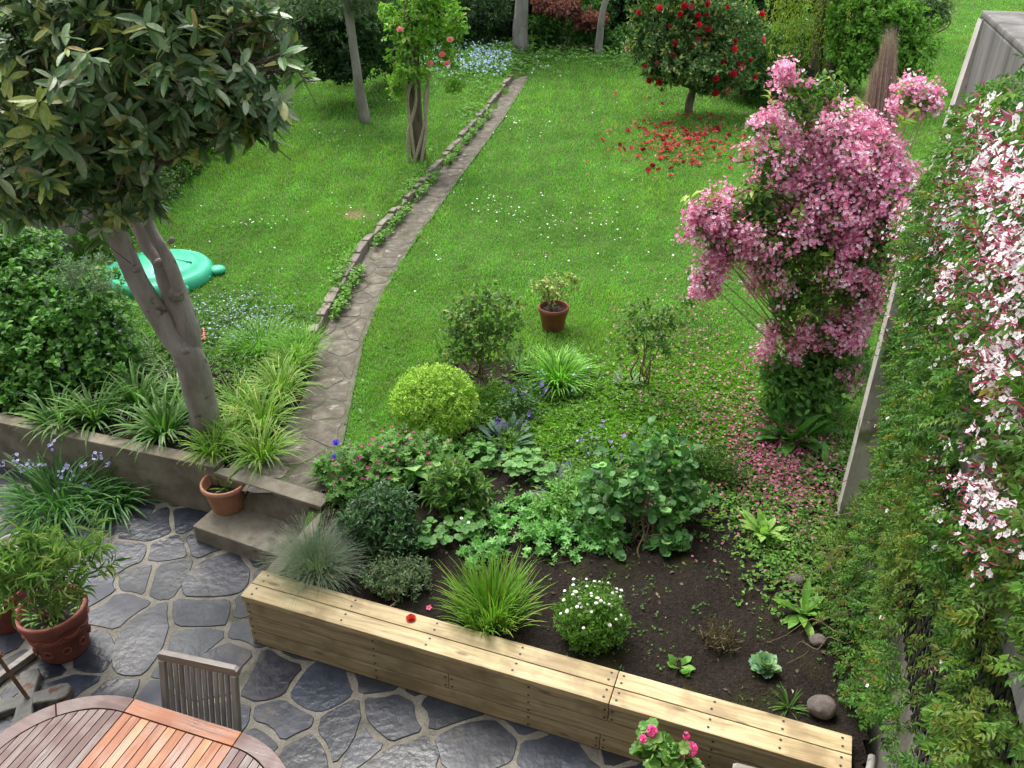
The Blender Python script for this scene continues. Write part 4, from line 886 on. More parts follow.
b = grnd(560, 515); shrub('leafy_perennial', 'bright leafy filler plant squeezed in front of the blue irises', 'plant', b, [(b[0], b[1], b[2]+.16, .22, .2, .15), (b[0]+.15, b[1]+.2, b[2]+.14, .2, .2, .14)], 260, 7, .05, .42, [(.11, .25, .05, 3), (.16, .31, .07, 2)], LEAF, twig=.1, up=.7, stemmat='green_stem')
b = grnd(470, 452); shrub('leafy_perennial', 'bright leafy filler plant at the right foot of the golden ball', 'plant', b, [(b[0], b[1], b[2]+.1, .16, .14, .1)], 140, 6, .04, .5, [(.11, .25, .05, 3), (.16, .31, .07, 2)], LEAF, twig=.08, up=.7, stemmat='green_stem')
b = grnd(520, 415); shrub('wispy_perennial', 'wispy grey green stems around the purple columbines', 'plant', b, [(b[0], b[1], b[2]+.2, .24, .2, .2)], 110, 7, .035, .5, G_BLUE+[(.12, .24, .06, 3)], LEAF, twig=.12, up=.8, twk=.5, stemmat='green_stem')
# purple columbines and lilac flower stems
def stalks(name, label, base, tips, tm, cols, size, pal_=G_BLUE, nleaf=50, Ln=.16, lw=.05, per=3, fo='leaf'):
    rt = root(name, base, label, 'flowering plant'); a_ = Acc(); blades(a_, base, nleaf, Ln, lw, pal_, e=(5, 70), droop=.8, prof=fo, rad=.16, fold=.1); a_.build('leaves', M['leaf'], rt)
    s_ = Acc(); P = []; Nn = []
    for t in tips:
        tube(s_, smooth_path([A(*base)+A(rng.normal()*.07, rng.normal()*.07, 0), (A(*base)+t)/2+A(rng.normal()*.02, 0, .04), t], 3), .0022, 3)
        for q in range(per): P.append(t+rng.normal(size=3)*A(.022, .022, .03)); Nn.append(unit(rng.normal(size=3)*.6+A(0, -.5, .5)))
    s_.build('stems', M['green_stem'], rt); parts_copy('flower', rt, tm, M['petal'], P, Nn, size, cols, min(3, len(P)))
b = grnd(505, 440); stalks('purple_columbine', 'slender stems with deep purple flowers right of the golden ball', b, [aty(u, v, 6.6+rng.normal()*.08) for (u, v) in ((496, 420), (505, 425), (522, 392), (545, 390), (540, 380), (520, 420), (500, 432), (512, 385), (530, 410))], CUP5, [(.10, .06, .28), (.16, .10, .38), (.22, .18, .46)], .042, G_BLUE, 70, .2)
b = grnd(600, 470); stalks('lilac_bluebells', 'pale lilac bell flowers on stems behind the rounded leaved shrub', b, [aty(u, v, 6.0+rng.normal()*.08) for (u, v) in ((580, 438), (588, 430), (595, 445), (602, 425), (612, 440), (615, 450), (600, 455), (620, 432), (590, 455), (608, 462), (625, 470))], STAR5, [(.38, .30, .66), (.5, .44, .75), (.3, .24, .6)], .030, G_MID, 60, .2, .02, fo='strap')
b = grnd(572, 500); stalks('blue_iris', 'narrow grey leaves with violet blue flowers left of the rounded leaved shrub', b, [aty(u, v, 5.75) for (u, v) in ((570, 464), (590, 470), (557, 487))], STAR5, [(.16, .12, .62), (.22, .18, .70)], .05, [(.10, .18, .06), (.15, .24, .09)], 110, .26, .014, 1, 'strap')
b = grnd(552, 480); clump('garden_pinks', 'spiky blue grey tuft of fine leaves beside the slate', 'plant', b, 150, .16, .006, [(.13, .19, .15), (.17, .23, .18)], e=(20, 85), droop=.4, rad=.08)
b = grnd(535, 497); a_ = Acc(); prism(a_, [b[:2]+A(.10*math.cos(t)*(1+.2*math.sin(3*t)), .07*math.sin(t)) for t in np.linspace(0, 5.6, 7)], b[2], b[2]+.03, (.8, .8, .85), .005); tag(a_.build('slate_piece', M['slate'], origin=b), 'small flat piece of dark slate lying on the bed soil', 'stone')
# rose strip at the bed's back edge
def rose(name, label, b, ells, tw, L, pl, seed, stems=9): return shrub(name, label, 'shrub', b, ells, tw, 7, L, .55, pl, LEAF, 'leaf', .12, .3, stems=stems, sr=(.010, .004), twk=.8, stemmat='twig', lumpy=.3, seed=seed)
RP = [(.08, .17, .035, 3), (.12, .23, .05, 2), (.20, .24, .06, 1), (.05, .11, .03, 1)]
b = grnd(478, 372); rose('rose_bush', 'left one of two leafy rose bushes at the lawn edge, behind the golden ball', b, [ell(460, 322, 7.5, 30, 32, .3), ell(500, 315, 7.6, 34, 32, .3), ell(485, 345, 7.4, 42, 20, .3), ell(455, 350, 7.4, 22, 16, .2), ell(480, 295, 7.6, 30, 14, .25)], 260, .055, RP, 31)
b = grnd(640, 385); rose('rose_bush', 'right one of two rose bushes, open and thin stemmed, at the edge of the lawn', b, [ell(640, 320, 7.3, 26, 26, .25), ell(668, 318, 7.3, 28, 20, .25), ell(625, 340, 7.2, 16, 20, .15), ell(660, 345, 7.2, 20, 20, .2), ell(690, 300, 7.3, 12, 10, .1)], 95, .055, RP, 33, 8)
b = grnd(557, 382); clump('daylily', 'dense bright green daylily clump in front of the potted plant on the lawn', 'plant', b, 330, .34, .020, [(.13, .32, .03, 3), (.18, .38, .05, 2), (.09, .22, .025, 1)], e=(35, 90), droop=1.5, rad=.17)
b = grnd(523, 372); clump('iris_leaves', 'tall grey green iris blades left of the daylily clump', 'plant', b, 16, .5, .022, [(.16, .26, .14), (.20, .30, .18)], e=(62, 90), droop=.25, rad=.06)
b = grnd(625, 388); clump('grey_leaf_plant', 'low silvery grey leaved tuft at the foot of the right rose bush', 'plant', b, 40, .17, .028, [(.2, .26, .17), (.15, .22, .13)], e=(10, 70), droop=.5, rad=.05, prof='leaf')
b = grnd(590, 392); stalks('forget_me_nots', 'wispy pale blue forget-me-nots right of the daylily clump', b, [aty(u, v, 7.1+rng.normal()*.1) for (u, v) in ((540, 375), (545, 382), (575, 372), (582, 380), (590, 368), (600, 375), (572, 388), (532, 386))], STAR5, [(.30, .40, .66), (.42, .52, .75)], .02, G_MID, 40, .15, .02, 3)
# potted rose on the lawn
def pot(rt, c, r, h, mat, rim=.03, rr=1.0, taper=.68, t=.018, soil=.8, fancy=False):
    p = [(0.001, 0), (r*taper, 0), (r*taper+.004, .006), (r*.93, h*.80), (r*.95, h*.82), (r*1.0, h*.83), (r*1.02, h*.9), (r*1.0, h*.985), (r*.985, h), (r*.91, h), (r*.90, h*.97), (r*.88, h*.84), (r*.84, h*.6), (r*.2, h*.55)]
    a_ = Acc(); lathe(a_, p, 44, c=c); a_.build('pot', mat, rt, smooth=True)
    a_ = Acc(); n = 26; th = np.arange(n)*2*math.pi/n; V = [(c[0], c[1], c[2]+h*soil+.02)]
    for q in (.4, .8, 1.): V += [(c[0]+math.cos(x_)*r*.88*q, c[1]+math.sin(x_)*r*.88*q, c[2]+h*soil+(.015*(1-q))+rng.normal()*.004) for x_ in th]
    j = np.arange(n); k2 = (j+1) % n; a_.add(V, [np.stack([0*j, 1+j, 1+k2], 1), np.concatenate([np.stack([1+q*n+j, 1+(q+1)*n+j, 1+(q+1)*n+k2, 1+q*n+k2], 1) for q in (0, 1)])]); a_.build('soil', M['soil'], rt, smooth=True)
b = grnd(553, 329, .47); rt = root('potted_rose', b, 'brown flower pot with a small pale leaved plant standing on the lawn', 'potted plant')
pot(rt, b, .175, .29, M['terra_red']); e_ = [ell(553, 285, b[1], 30, 16, .22), ell(545, 295, b[1], 14, 12, .12), ell(575, 278, b[1]+.1, 12, 9, .1)]
a_ = Acc(); tp, ou = sample_ells(75, e_, .3, .2, 3); d_ = leaves_on(a_, tp, ou, 6, .05, .5, [(.25, .32, .10, 2), (.36, .40, .16, 2), (.14, .22, .06, 1)], LEAF, .1); a_.build('foliage', M['leaf'], rt); s_ = Acc(); stems_to(s_, b+A(0, 0, .26), e_, 9, .006, .003, .03, 4, .95); twigs_on(s_, tp, d_, .1); s_.build('stems', M['twig'], rt)
# weedy plants in the bed's right half
def rosette(name, label, u, v, n, Ln, w, p, **k): b = grnd(u, v); return clump(name, label, 'plant', b, n, Ln, w, p, prof='leaf', fold=.15, **k)
PR = [(.12, .27, .035), (.16, .33, .05), (.09, .21, .03)]
rosette('primrose', 'primrose rosette of fresh green tongue leaves near the boulder, nearer of two', 803, 612, 26, .20, .062, PR, e=(8, 65), droop=.7, rad=.03)
rosette('primrose', 'primrose rosette of pale green leaves below the pink shrub, farther of two', 764, 532, 24, .20, .06, [(.18, .33, .06), (.22, .38, .08)], e=(10, 70), droop=.7, rad=.03)
rosette('foxglove', 'big leafy rosette of dark green pointed leaves at the foot of the pink shrub', 790, 440, 46, .34, .085, [(.05, .15, .025), (.08, .20, .035), (.04, .11, .02)], e=(15, 85), droop=.9, rad=.14)
rosette('foxglove_seedling', 'small leafy plant against the foot of the tall wall under the pink shrub', 828, 470, 26, .2, .06, [(.07, .19, .03), (.10, .24, .04)], e=(10, 75), droop=.8, rad=.14)
b = grnd(765, 668); rt = root('echeveria', b, 'blue green succulent rosette on the bare soil', 'succulent'); a_ = Acc()
for (e0, n_, L_) in ((6, 20, .105), (18, 18, .098), (32, 15, .085), (48, 12, .068), (64, 9, .05), (78, 6, .03)):
    blades(a_, b+A(0, 0, .02+e0*.0006), n_, L_, L_*.62, [(.12, .24, .16), (.16, .28, .17), (.20, .32, .13)], e=(e0-6, e0+8), droop=-.5, prof='leaf', rad=.012, fold=.35, Lj=.08)
a_.build('leaves', M['gloss'], rt)
b = grnd(718, 640); rt, tp, ou = shrub('dry_heather', 'small brown half dead heather tuft on the bare soil', 'plant', b, [(b[0], b[1], b[2]+.07, .16, .14, .10)], 260, 6, .014, .3, [(.08, .075, .03, 2), (.11, .08, .045, 2), (.05, .06, .02, 1)], LEAF2, twig=.06, up=.8, twk=.5)
b = grnd(680, 665); rosette('seedling', 'small round leaved green seedling between the heather and the planter', 680, 665, 13, .075, .05, PR, e=(5, 55), droop=.4, rad=.04)
b = grnd(790, 702); clump('grass_tuft', 'small grass tuft between the succulent and the boulder', 'grass', b, 40, .12, .01, G_MID, e=(15, 80), droop=.8, rad=.04)
b = grnd(822, 716, .42); a_ = Acc()
import bmesh
def rock(name, c, r, sq, seed, label, cat, mat='rock'):
    bm = bmesh.new(); bmesh.ops.create_icosphere(bm, subdivisions=4, radius=1); V = np.array([v.co[:] for v in bm.verts]); F = np.array([[v.index for v in f.verts] for f in bm.faces]); bm.free()
    V = V*(1+.16*lum(V, 1.6, seed)[:, None]+.05*lum(V, 5, seed+1)[:, None])*A(*r); V[:, 2] = np.maximum(V[:, 2], -r[2]*.6); a_ = Acc(); a_.add(V+A(*c), [F]); return tag(a_.build(name, M[mat], smooth=True, origin=c), label, cat)
rock('boulder', b+A(0, .03, .05), (.088, .072, .07), 1, 4, 'rounded grey brown boulder beside the end of the planter', 'stone')
b = grnd(818, 640); rock('garden_stone', b+A(0, 0, .02), (.06, .05, .04), 1, 9, 'smaller reddish stone behind the nearer primrose', 'stone')
b = grnd(797, 578); rock('garden_stone', b+A(0, 0, .02), (.07, .05, .045), 1, 12, 'smaller stone between the two primroses', 'stone')
# ground cover of little weeds (uncountable)
def cover(name, label, ells2, n, L, palette, tm=LEAF, wr=.6, h=(.02, .1), cat='ground cover', gate=None):
    P = []
    for (u, v, ru, rv, w) in ells2:
        k = int(n*w); uv = rng.normal(size=(k, 2))*A(ru, rv)+A(u, v)
        for q in uv:
            p = at(min(max(q[0], -60), 1000), max(q[1], 20), .48); P.append(p)
    P = np.array(P); x, y = P[:, 0], P[:, 1]; wq = (x-WS[0])*wn[0]+(y-WS[1])*wn[1]
    ok = ~((x > px_(pathL, y)-.02)&(x < px_(pathR, y)+.04)&(y < 23)); ok &= (wq > .05)|(y > 5.9); ok &= inside_upper(x, y)
    if gate is not None: ok &= gate(x, y)
    P = P[ok]; n = len(P); P[:, 2] = H(P[:, 0], P[:, 1])+rng.uniform(h[0], h[1], n)*rng.random(n)
    per = 4; ii = np.repeat(np.arange(n), per); a = rng.uniform(0, 6.28, n*per); d = np.stack([np.cos(a), np.sin(a), rng.uniform(-.1, .7, n*per)], 1)
    a_ = Acc(); sc = L*np.clip(P[:, 1]/9, 1, 3)[ii]**.5
    inst(a_, tm, P[ii]+rng.normal(size=(n*per, 3))*A(.012, .012, .004), d, unit(rng.normal(size=(n*per, 3))*.4+A(0, 0, 1)), sc*rng.uniform(.6, 1.3, n*per), wr, pal(n*per, palette, .2)); return tag(a_.build(name, M['leaf']), label, cat, kind='stuff')
cover('bed_weeds', 'small green weeds and seedlings growing over the bed at the right', [(805, 548, 28, 26, .13), (805, 505, 35, 22, .10), (745, 490, 40, 20, .10), (690, 430, 55, 28, .3), (640, 405, 60, 18, .15), (570, 400, 30, 20, .10), (560, 440, 30, 25, .08), (820, 450, 20, 15, .08), (470, 420, 50, 40, .05)], 6500, .036, G_BRIGHT+[(.13, .22, .04, 1), (.055, .12, .02, 3)], h=(.01, .09))
cover('seedlings', 'scattered tiny seedlings on the bare soil', [(700, 600, 90, 60, .6), (620, 560, 70, 60, .4)], 220, .022, G_MID, h=(.005, .03))
cover('long_weeds', 'narrow grassy weeds between the rose bushes and the open soil', [(640, 415, 60, 22, .5), (560, 415, 30, 20, .2), (700, 410, 50, 35, .3)], 6500, .07, [(.15, .30, .04, 3), (.21, .36, .06, 2)], LEAF2, .14, h=(.01, .06))
# soil crumbs, twigs, dead leaves
n = 900; x = rng.uniform(-1.5, 2.4, n); y = rng.uniform(3.6, 7.2, n); k = (bed_mask(x, y) > .05)&inside_upper(x, y)&((x-WS[0])*wn[0]+(y-WS[1])*wn[1] > .05); x, y = x[k], y[k]; n = len(x)
a_ = Acc(); pos = np.stack([x, y, H(x, y)+.008], 1); a = rng.uniform(0, 6.28, n)
inst(a_, LEAF2, pos, np.stack([np.cos(a), np.sin(a), rng.normal(size=n)*.2], 1), unit(rng.normal(size=(n, 3))*.5+A(0, 0, 1)), rng.uniform(.012, .05, n), rng.uniform(.15, .7, n), pal(n, [(.10, .075, .05, 3), (.18, .14, .10, 2), (.30, .26, .22, .6), (.06, .045, .03, 3)], .25)); tag(a_.build('leaf_litter', M['brush']), 'dry bits of leaf and twig on the bed soil', 'leaf litter', kind='stuff')
# fallen flower and petal on the planter
def on_planter(u, v): return at(u, v, .502)
b = on_planter(411, 619); o_ = parts_copy('fallen_camellia', None, BLOOM, M['petal'], [b], [A(0, 0, 1)], .062, [(.55, .06, .035)], 1)[0]; tag(o_, 'red fallen camellia flower lying on the top board of the planter', 'flower')
b = grnd(429, 609, .44)+A(0, 0, .02); o_ = parts_copy('fallen_petal', None, STAR5, M['petal'], [b], [A(0, -.2, 1)], .045, [(.80, .16, .27)], 1)[0]; tag(o_, 'small pink fallen flower on the soil beside the red one', 'flower')

# ---------------------------------------------------------------- left bed
def lily(u, v, lab, n=130, L_=.42, w=.026, p=None, z=.52, **k):
    b = grnd(u, v, z); d_ = dict(e=(25, 88), droop=1.5, rad=.10); d_.update(k); return clump('strap_leaf_plant', lab, 'plant', b, n, L_, w, p or G_MID, group='strap leaved plants in the left bed', **d_)
AG = [(.05, .125, .025, 3), (.08, .18, .035, 2), (.13, .22, .06, 1)]; LG = [(.12, .24, .03, 3), (.18, .30, .045, 2), (.28, .32, .08, .6)]
lily(95, 420, 'dark strap leaved clump over the middle of the retaining wall', 110, p=AG); lily(140, 405, 'dark strap leaved clump between the leafy mass and the big trunk, nearer of a pair', 120, p=AG); lily(165, 432, 'dark strap leaved clump just left of the big tree trunk', 120, p=AG)
lily(120, 380, 'dark strap leaved clump behind the others left of the big trunk', 110, p=AG); lily(60, 425, 'leftmost dark strap leaved clump above the retaining wall', 90, .36, p=AG); lily(180, 402, 'strap leaved clump right behind the base of the big trunk', 70, .34, p=AG)
lily(214, 452, 'light green arching clump drooping behind the small terracotta pot', 130, .27, .016, LG); lily(262, 455, 'light green arching clump above the upper step', 170, .34, .013, LG)
lily(262, 425, 'light green arching clump beside the path, middle of the row', 170, .40, .015, LG); lily(280, 395, 'light green arching clump beside the path, farthest of the row', 170, .38, .015, LG); lily(240, 410, 'light green arching clump right of the big trunk', 120, .34, .015, LG)
lily(293, 372, 'low bright grass clump where the path edging begins', 200, .26, .012, LG); lily(232, 440, 'light green arching clump touching the foot of the big trunk', 120, .32, .016, LG)
b = grnd(300, 352, .58); clump('grass_tuft', 'long fine bright green grass tuft beside the path', 'grass', b, 320, .26, .008, [(.12, .28, .03), (.16, .33, .04)], e=(40, 88), droop=1.2, rad=.22)
b = grnd(260, 345, .58); clump('grass_tuft', 'long soft grass tuft beside the blue forget-me-nots', 'grass', b, 420, .24, .008, [(.10, .25, .03), (.14, .30, .04)], e=(40, 88), droop=1.2, rad=.30)
# leafy mass
LM = [ell(20, 300, 7.9, 60, 40, .5), ell(80, 310, 7.8, 50, 36, .5), ell(40, 360, 7.4, 60, 42, .4), ell(-20, 260, 8.2, 60, 40, .5), ell(100, 355, 7.5, 40, 28, .4), ell(-30, 380, 7.3, 50, 40, .4), ell(30, 400, 7.1, 45, 25, .3), ell(30, 255, 8.5, 40, 22, .4)]
b = grnd(40, 385, .52); rt, tp, ou = shrub('groundcover_shrub', 'broad mass of small oval mid green leaves filling the left bed', 'shrub', b, LM, 2900, 7, .068, .66, [(.06, .165, .028, 3), (.09, .22, .035, 3), (.13, .28, .05, 1), (.035, .09, .02, 1.5)], LEAF, twig=.09, up=.5, facing=1., stems=40, sr=(.008, .003), zmin=.53)
b = grnd(85, 300, .6); shrub('grey_leaf_shrub', 'thin blue grey leaved shrub rising over the green leafy mass', 'shrub', b, [ell(85, 262, 7.6, 30, 12, .2), ell(70, 275, 7.6, 22, 14, .2), ell(100, 285, 7.6, 20, 14, .2)], 80, 9, .045, .3, [(.16, .23, .17), (.12, .18, .13)], LEAF2, twig=.12, twk=1.)
b = grnd(150, 352, .58); stalks('lilac_flowers', 'loose lilac flowers on thin stems in front of the forked trunk', b, [aty(u, v, 7.3+rng.normal()*.1) for (u, v) in ((115, 318), (92, 325), (90, 352), (98, 355), (78, 345), (58, 365), (78, 385), (165, 370), (72, 388), (120, 325), (105, 362), (60, 375))], STAR5, [(.38, .33, .58), (.46, .42, .64)], .030, G_MID, 60, .2, .02, 2)
cover('forget_me_not_patch', 'low leafy patch round the big tree trunk and along the left wall', [(240, 330, 35, 14, .3), (200, 150, 40, 20, .0), (225, 380, 40, 25, .3), (160, 390, 60, 30, .2), (130, 350, 40, 20, .2)], 2600, .035, G_MID+[(.12, .2, .04, 1)], h=(.01, .10))
pts = []
for _ in range(330):
    q = at(240+rng.normal()*32, 322+rng.normal()*14, .62); 
    if q[0] < px_(pathL, q[1])-.12: pts.append((q[0], q[1], float(H(q[0], q[1]))+rng.uniform(.06, .14)))
stuff_flat('forget_me_not_flowers', STAR5, pts, unit(rng.normal(size=(len(pts), 3))*.4+A(0, -.3, 1)), .020, [(.40, .52, .74), (.50, .60, .78)], label='pale blue forget-me-not flowers between the big trunk and the path', cat='flowers')
b = at(193, 337, .60); a_ = Acc(); MM = rotz(.35, tuple(b))
for i in range(6): box(a_, (-.14+i*.05, -.14, 0), (-.125+i*.05, .14, .025), M=MM); box(a_, (-.14, -.14+i*.05, .001), (.14, -.125+i*.05, .024), M=MM)
tag(a_.build('plastic_grate', M['redgrate'], origin=b), 'small reddish plastic grid lying in the grass behind the big trunk', 'grate')
# sandbox lid
b = at(160, 278, .60); rt = root('sandbox_lid', b, 'bright green plastic sandbox with domed oval lid on the left lawn', 'sandbox', rz=.0)
a_ = Acc(); lathe(a_, [(.66, 0), (.67, .03), (.66, .10), (.62, .15), (.575, .165), (.55, .15), (.53, .155), (.50, .19), (.42, .225), (.40, .222), (.38, .235), (.2, .275), (.001, .285)], 64, c=b); 
V = a_.v[0]; V[:, 1] = b[1]+(V[:, 1]-b[1])*.97; a_.build('shell_lid', M['sandlid'], rt, smooth=True)
def blob(acc, c, r, seed=0, seg=12):
    th = np.linspace(0, math.pi, 9); a = np.arange(seg)*2*math.pi/seg; V = np.stack([np.outer(np.sin(th), np.cos(a))*r[0], np.outer(np.sin(th), np.sin(a))*r[1], np.outer(np.cos(th), np.ones(seg))*r[2]], -1).reshape(-1, 3)+A(*c); j = np.arange(seg); j2 = (j+1) % seg
    acc.add(V, [np.concatenate([np.stack([i*seg+j, (i+1)*seg+j, (i+1)*seg+j2, i*seg+j2], 1) for i in range(8)])])
for (dx, dy, rx, nm) in ((.70, .12, .11, 'handle'), (.42, -.46, .11, 'foot'), (-.42, -.46, .11, 'foot'), (-.70, .1, .1, 'handle')):
    a_ = Acc(); blob(a_, b+A(dx, dy, .06), (rx, rx, .055)); a_.build(nm, M['sandlid'], rt, smooth=True)
for k in range(5):
    a = 1.2+k*1.257; a_ = Acc(); P = [b+A(math.cos(a)*q, math.sin(a)*q*.86, .275-.14*q*q*2) for q in np.linspace(.15, .45, 6)]; tube(a_, P, .016, 6); a_.build('shell_ridge', M['sandlid'], rt, smooth=True)
# small tree trunk at left edge
def small_tree(name, label, base, trunk, radii, ells, tw, per, L, wr, palette, group=None, mat='leaf', barkm='bark_dark', tm=LEAF2, limbs=8, twig=.2, up=.3, cat='tree', seed=3, lumpy=.25, rmin=.35, lr=.03, **k):
    rt = root(name, base, label, cat, group); s_ = Acc(); P = smooth_path(trunk, 4); tube(s_, P, np.interp(np.linspace(0, 1, len(P)), np.linspace(0, 1, len(radii)), radii), 10, rough=.08, seed=seed); s_.build('trunk', M[barkm], rt, smooth=True)
    s_ = Acc(); p, o = sample_ells(limbs, ells, .2, .1, seed)
    for q in p: branch(s_, A(*trunk[-1])*(1-.15*rng.random())+A(*trunk[-2])*0 if False else A(*trunk[-1]), q, lr, lr*.3, 6, .08, 6)
    s_.build('limbs', M[barkm], rt)
    a_ = Acc(); tips, out = sample_ells(tw, ells, rmin, lumpy, seed); leaves_on(a_, tips, out, per, L, wr, palette, tm, twig, up, **k); a_.build('crown', M[mat], rt); return rt, tips, out
p0 = at(48, 262, .55); small_tree('young_tree', 'thin brown stemmed young tree at the far left edge behind the leafy mass', p0, [p0, aty(47, 232, p0[1]-.1), aty(45, 190, p0[1]-.1)], [.06, .05, .04], [ell(20, 150, p0[1], 60, 50), ell(60, 130, p0[1], 50, 40)], 200, 7, .07, .4, G_MID)
# ---------------------------------------------------------------- patio things
# bluebells under the retaining wall
b = at(62, 505, 0); rt, t_ = clump('bluebell_clump', 'clump of strap leaves with lilac bluebells at the foot of the retaining wall', 'flowering plant', b, 330, .46, .020, [(.045, .13, .03, 3), (.07, .18, .045, 2)], e=(15, 88), droop=1.5, rad=.34)
fp = [aty(u, v, b[1]+rng.normal()*.1) for (u, v) in ((30, 465), (3, 465), (15, 455), (18, 463), (40, 465), (60, 474), (72, 475), (84, 463), (55, 490), (100, 457), (107, 465), (96, 455), (85, 484), (52, 445), (25, 470), (65, 466))]
s_ = Acc()
for q in fp: tube(s_, smooth_path([b+A(rng.normal()*.12, rng.normal()*.1, 0), (b+q)/2+A(0, 0, .06), q], 3), .003, 3)
s_.build('flower_stem', M['green_stem'], rt)
fq = [q+rng.normal(size=3)*.022 for q in fp for _ in range(5)]; parts_copy('flower', rt, STAR5, M['petal'], fq, [unit(rng.normal(size=3)*.6+A(0, -.4, .6)) for _ in fq], .032, [(.36, .34, .62), (.46, .44, .70)], 3)
b = at(115, 505, 0); clump('bluebell_clump', 'smaller clump of strap leaves at the right end of the lilac bluebells', 'plant', b, 120, .42, .020, [(.05, .14, .03, 3), (.08, .19, .05, 2)], e=(15, 80), droop=1.5, rad=.12)
# terracotta pot on the lower step
b = A(-2.52, 5.93, .172); rt = root('terracotta_pot', b, 'empty looking terracotta pot with a few weeds standing on the lower step', 'flower pot'); pot(rt, b, .20, .28, M['terra'], soil=.62)
a_ = Acc(); blades(a_, b+A(.05, .03, .17), 26, .14, .02, LG, e=(20, 85), droop=1, rad=.07, prof='leaf'); inst(a_, LEAF, b+A(.08, 0, .24)+rng.normal(size=(9, 3))*.03, rng.normal(size=(9, 3)), A(0, 0, 1)+rng.normal(size=(9, 3))*.3, .06, .6, pal(9, G_BRIGHT)); a_.build('weeds', M['leaf'], rt)
# oleander in the big pot
b = at(66, 648, 0); b[2] = .012; rt = root('potted_oleander', b, 'oleander with narrow leaves in a big decorated reddish terracotta pot on the patio', 'potted plant')
r_ = .235; h_ = .42; a_ = Acc(); lathe(a_, [(.001, 0), (.165, 0), (.17, .01), (.205, .22), (.212, .225), (.212, .24), (.207, .245), (.218, .32), (.228, .325), (.232, .34), (.246, .37), (.25, .40), (.246, .415), (.238, .42), (.222, .42), (.215, .40), (.20, .30), (.02, .29)], 56, c=b); a_.build('pot', M['terra_red'], rt, smooth=True)
for k in range(10):
    a = k*.628-.3; c = b+A(math.cos(a)*.196, math.sin(a)*.196, .13); a_ = Acc(); t_ = A(-math.sin(a), math.cos(a), 0); P = [c+t_*.028*math.cos(q)+A(0, 0, .028*math.sin(q)) for q in np.linspace(0, 6.28, 13)]; tube(a_, P, .006, 5); a_.build('rosette_relief', M['terra_red'], rt, smooth=True)
    a_ = Acc(); P = [b+A(math.cos(a+q)*.218, math.sin(a+q)*.218, .285-.028*math.sin(q/.628*math.pi)) for q in np.linspace(0, .628, 7)]; tube(a_, P, [.004, .008, .012, .013, .012, .008, .004], 6, rough=.1); a_.build('garland_relief', M['terra_red'], rt, smooth=True)
a_ = Acc(); n = 24; th_ = np.arange(n)*2*math.pi/n; V = [(b[0], b[1], b[2]+.37)]+[(b[0]+math.cos(x_)*.212, b[1]+math.sin(x_)*.212, b[2]+.355) for x_ in th_]; j = np.arange(n); a_.add(V, [np.stack([0*j, 1+j, 1+(j+1) % n], 1)]); a_.build('soil', M['soil'], rt)
OE = [ell(50, 560, 4.25, 52, 30, .3), ell(20, 575, 4.2, 40, 34, .25), ell(90, 550, 4.3, 30, 26, .2), ell(60, 595, 4.2, 34, 14, .2), ell(25, 540, 4.35, 36, 20, .2)]
a_ = Acc(); tp, ou = sample_ells(105, OE, .3, .35, 44, .42); d_ = leaves_on(a_, tp, ou, 11, .125, .115, [(.12, .22, .055, 3), (.17, .28, .08, 2), (.26, .32, .10, 1), (.07, .14, .04, 1)], LEAF, .13, .7, .9); a_.build('foliage', M['leaf'], rt)
s_ = Acc(); 
for q in tp[::6]: branch(s_, b+A(rng.normal()*.05, rng.normal()*.05, .36), q, .008, .004, 5, .05, 5, .05)
s_.build('stems', M['twig'], rt)
a_ = Acc(); blades(a_, b+A(0, 0, .37), 60, .07, .02, G_BRIGHT, e=(10, 80), rad=.16, prof='leaf'); a_.build('pot_weeds', M['leaf'], rt)
# second planter behind the oleander
b = at(12, 622, 0); b[2] = .012; rt = root('terracotta_pot', b, 'dark reddish pot half hidden behind the oleander at the left edge', 'flower pot'); pot(rt, b, .2, .36, M['terra_red'])
a_ = Acc(); blades(a_, b+A(0, 0, .3), 60, .2, .02, AG, e=(30, 85), rad=.1); a_.build('leaves', M['leaf'], rt)
b = at(22, 570, 0); a_ = Acc(); lathe(a_, [(.001, 0), (.10, 0), (.15, .22), (.165, .225), (.165, .26), (.15, .26), (.14, .2), (.001, .18)], 40, c=A(b[0], b[1], .012)); tag(a_.build('white_pot', M['render_wall'], smooth=True, origin=b), 'pale white pot behind the oleander', 'flower pot')
# stone parasol base with rusty rod
b = at(28, 706, 0)+A(0, 0, .012); rt = root('parasol_base', b, 'grey cross shaped parasol base with a rusty rod at the left edge of the patio', 'parasol base', rz=.35)
for k in range(4):
    a_ = Acc(); c_, s0 = math.cos(k*math.pi/2), math.sin(k*math.pi/2); poly = [(.0, -.05), (.10, -.055), (.22, -.075), (.27, -.06), (.29, -.02), (.29, .02), (.27, .06), (.22, .075), (.10, .055), (.0, .05)]
    prism(a_, [(x_*c_-y_*s0, x_*s0+y_*c_) for x_, y_ in poly], .0+.0015*k, .055+.0015*k, bev=.008); o_ = a_.build('base_arm', M['base'], None); o_.parent = rt
a_ = Acc(); tube(a_, [(0.02, 0, .05), (-.10, .1, .52)], .014, 8); tube(a_, [(-.085, .085, .42), (-.045, .085, .44)], .018, 8); o_ = a_.build('rod', M['rust'], None); o_.parent = rt
b0 = at(-10, 690, .0); b1 = at(38, 655, .0); a_ = Acc(); d_ = b1-b0; box(a_, (0, -.025, .015), (float(np.linalg.norm(d_)), .025, .07), M=rotz(math.atan2(d_[1], d_[0]), tuple(b0)), bev=.004); tag(a_.build('timber_batten', M['teak_grey'], origin=b0), 'narrow pale timber batten lying behind the parasol base', 'timber')
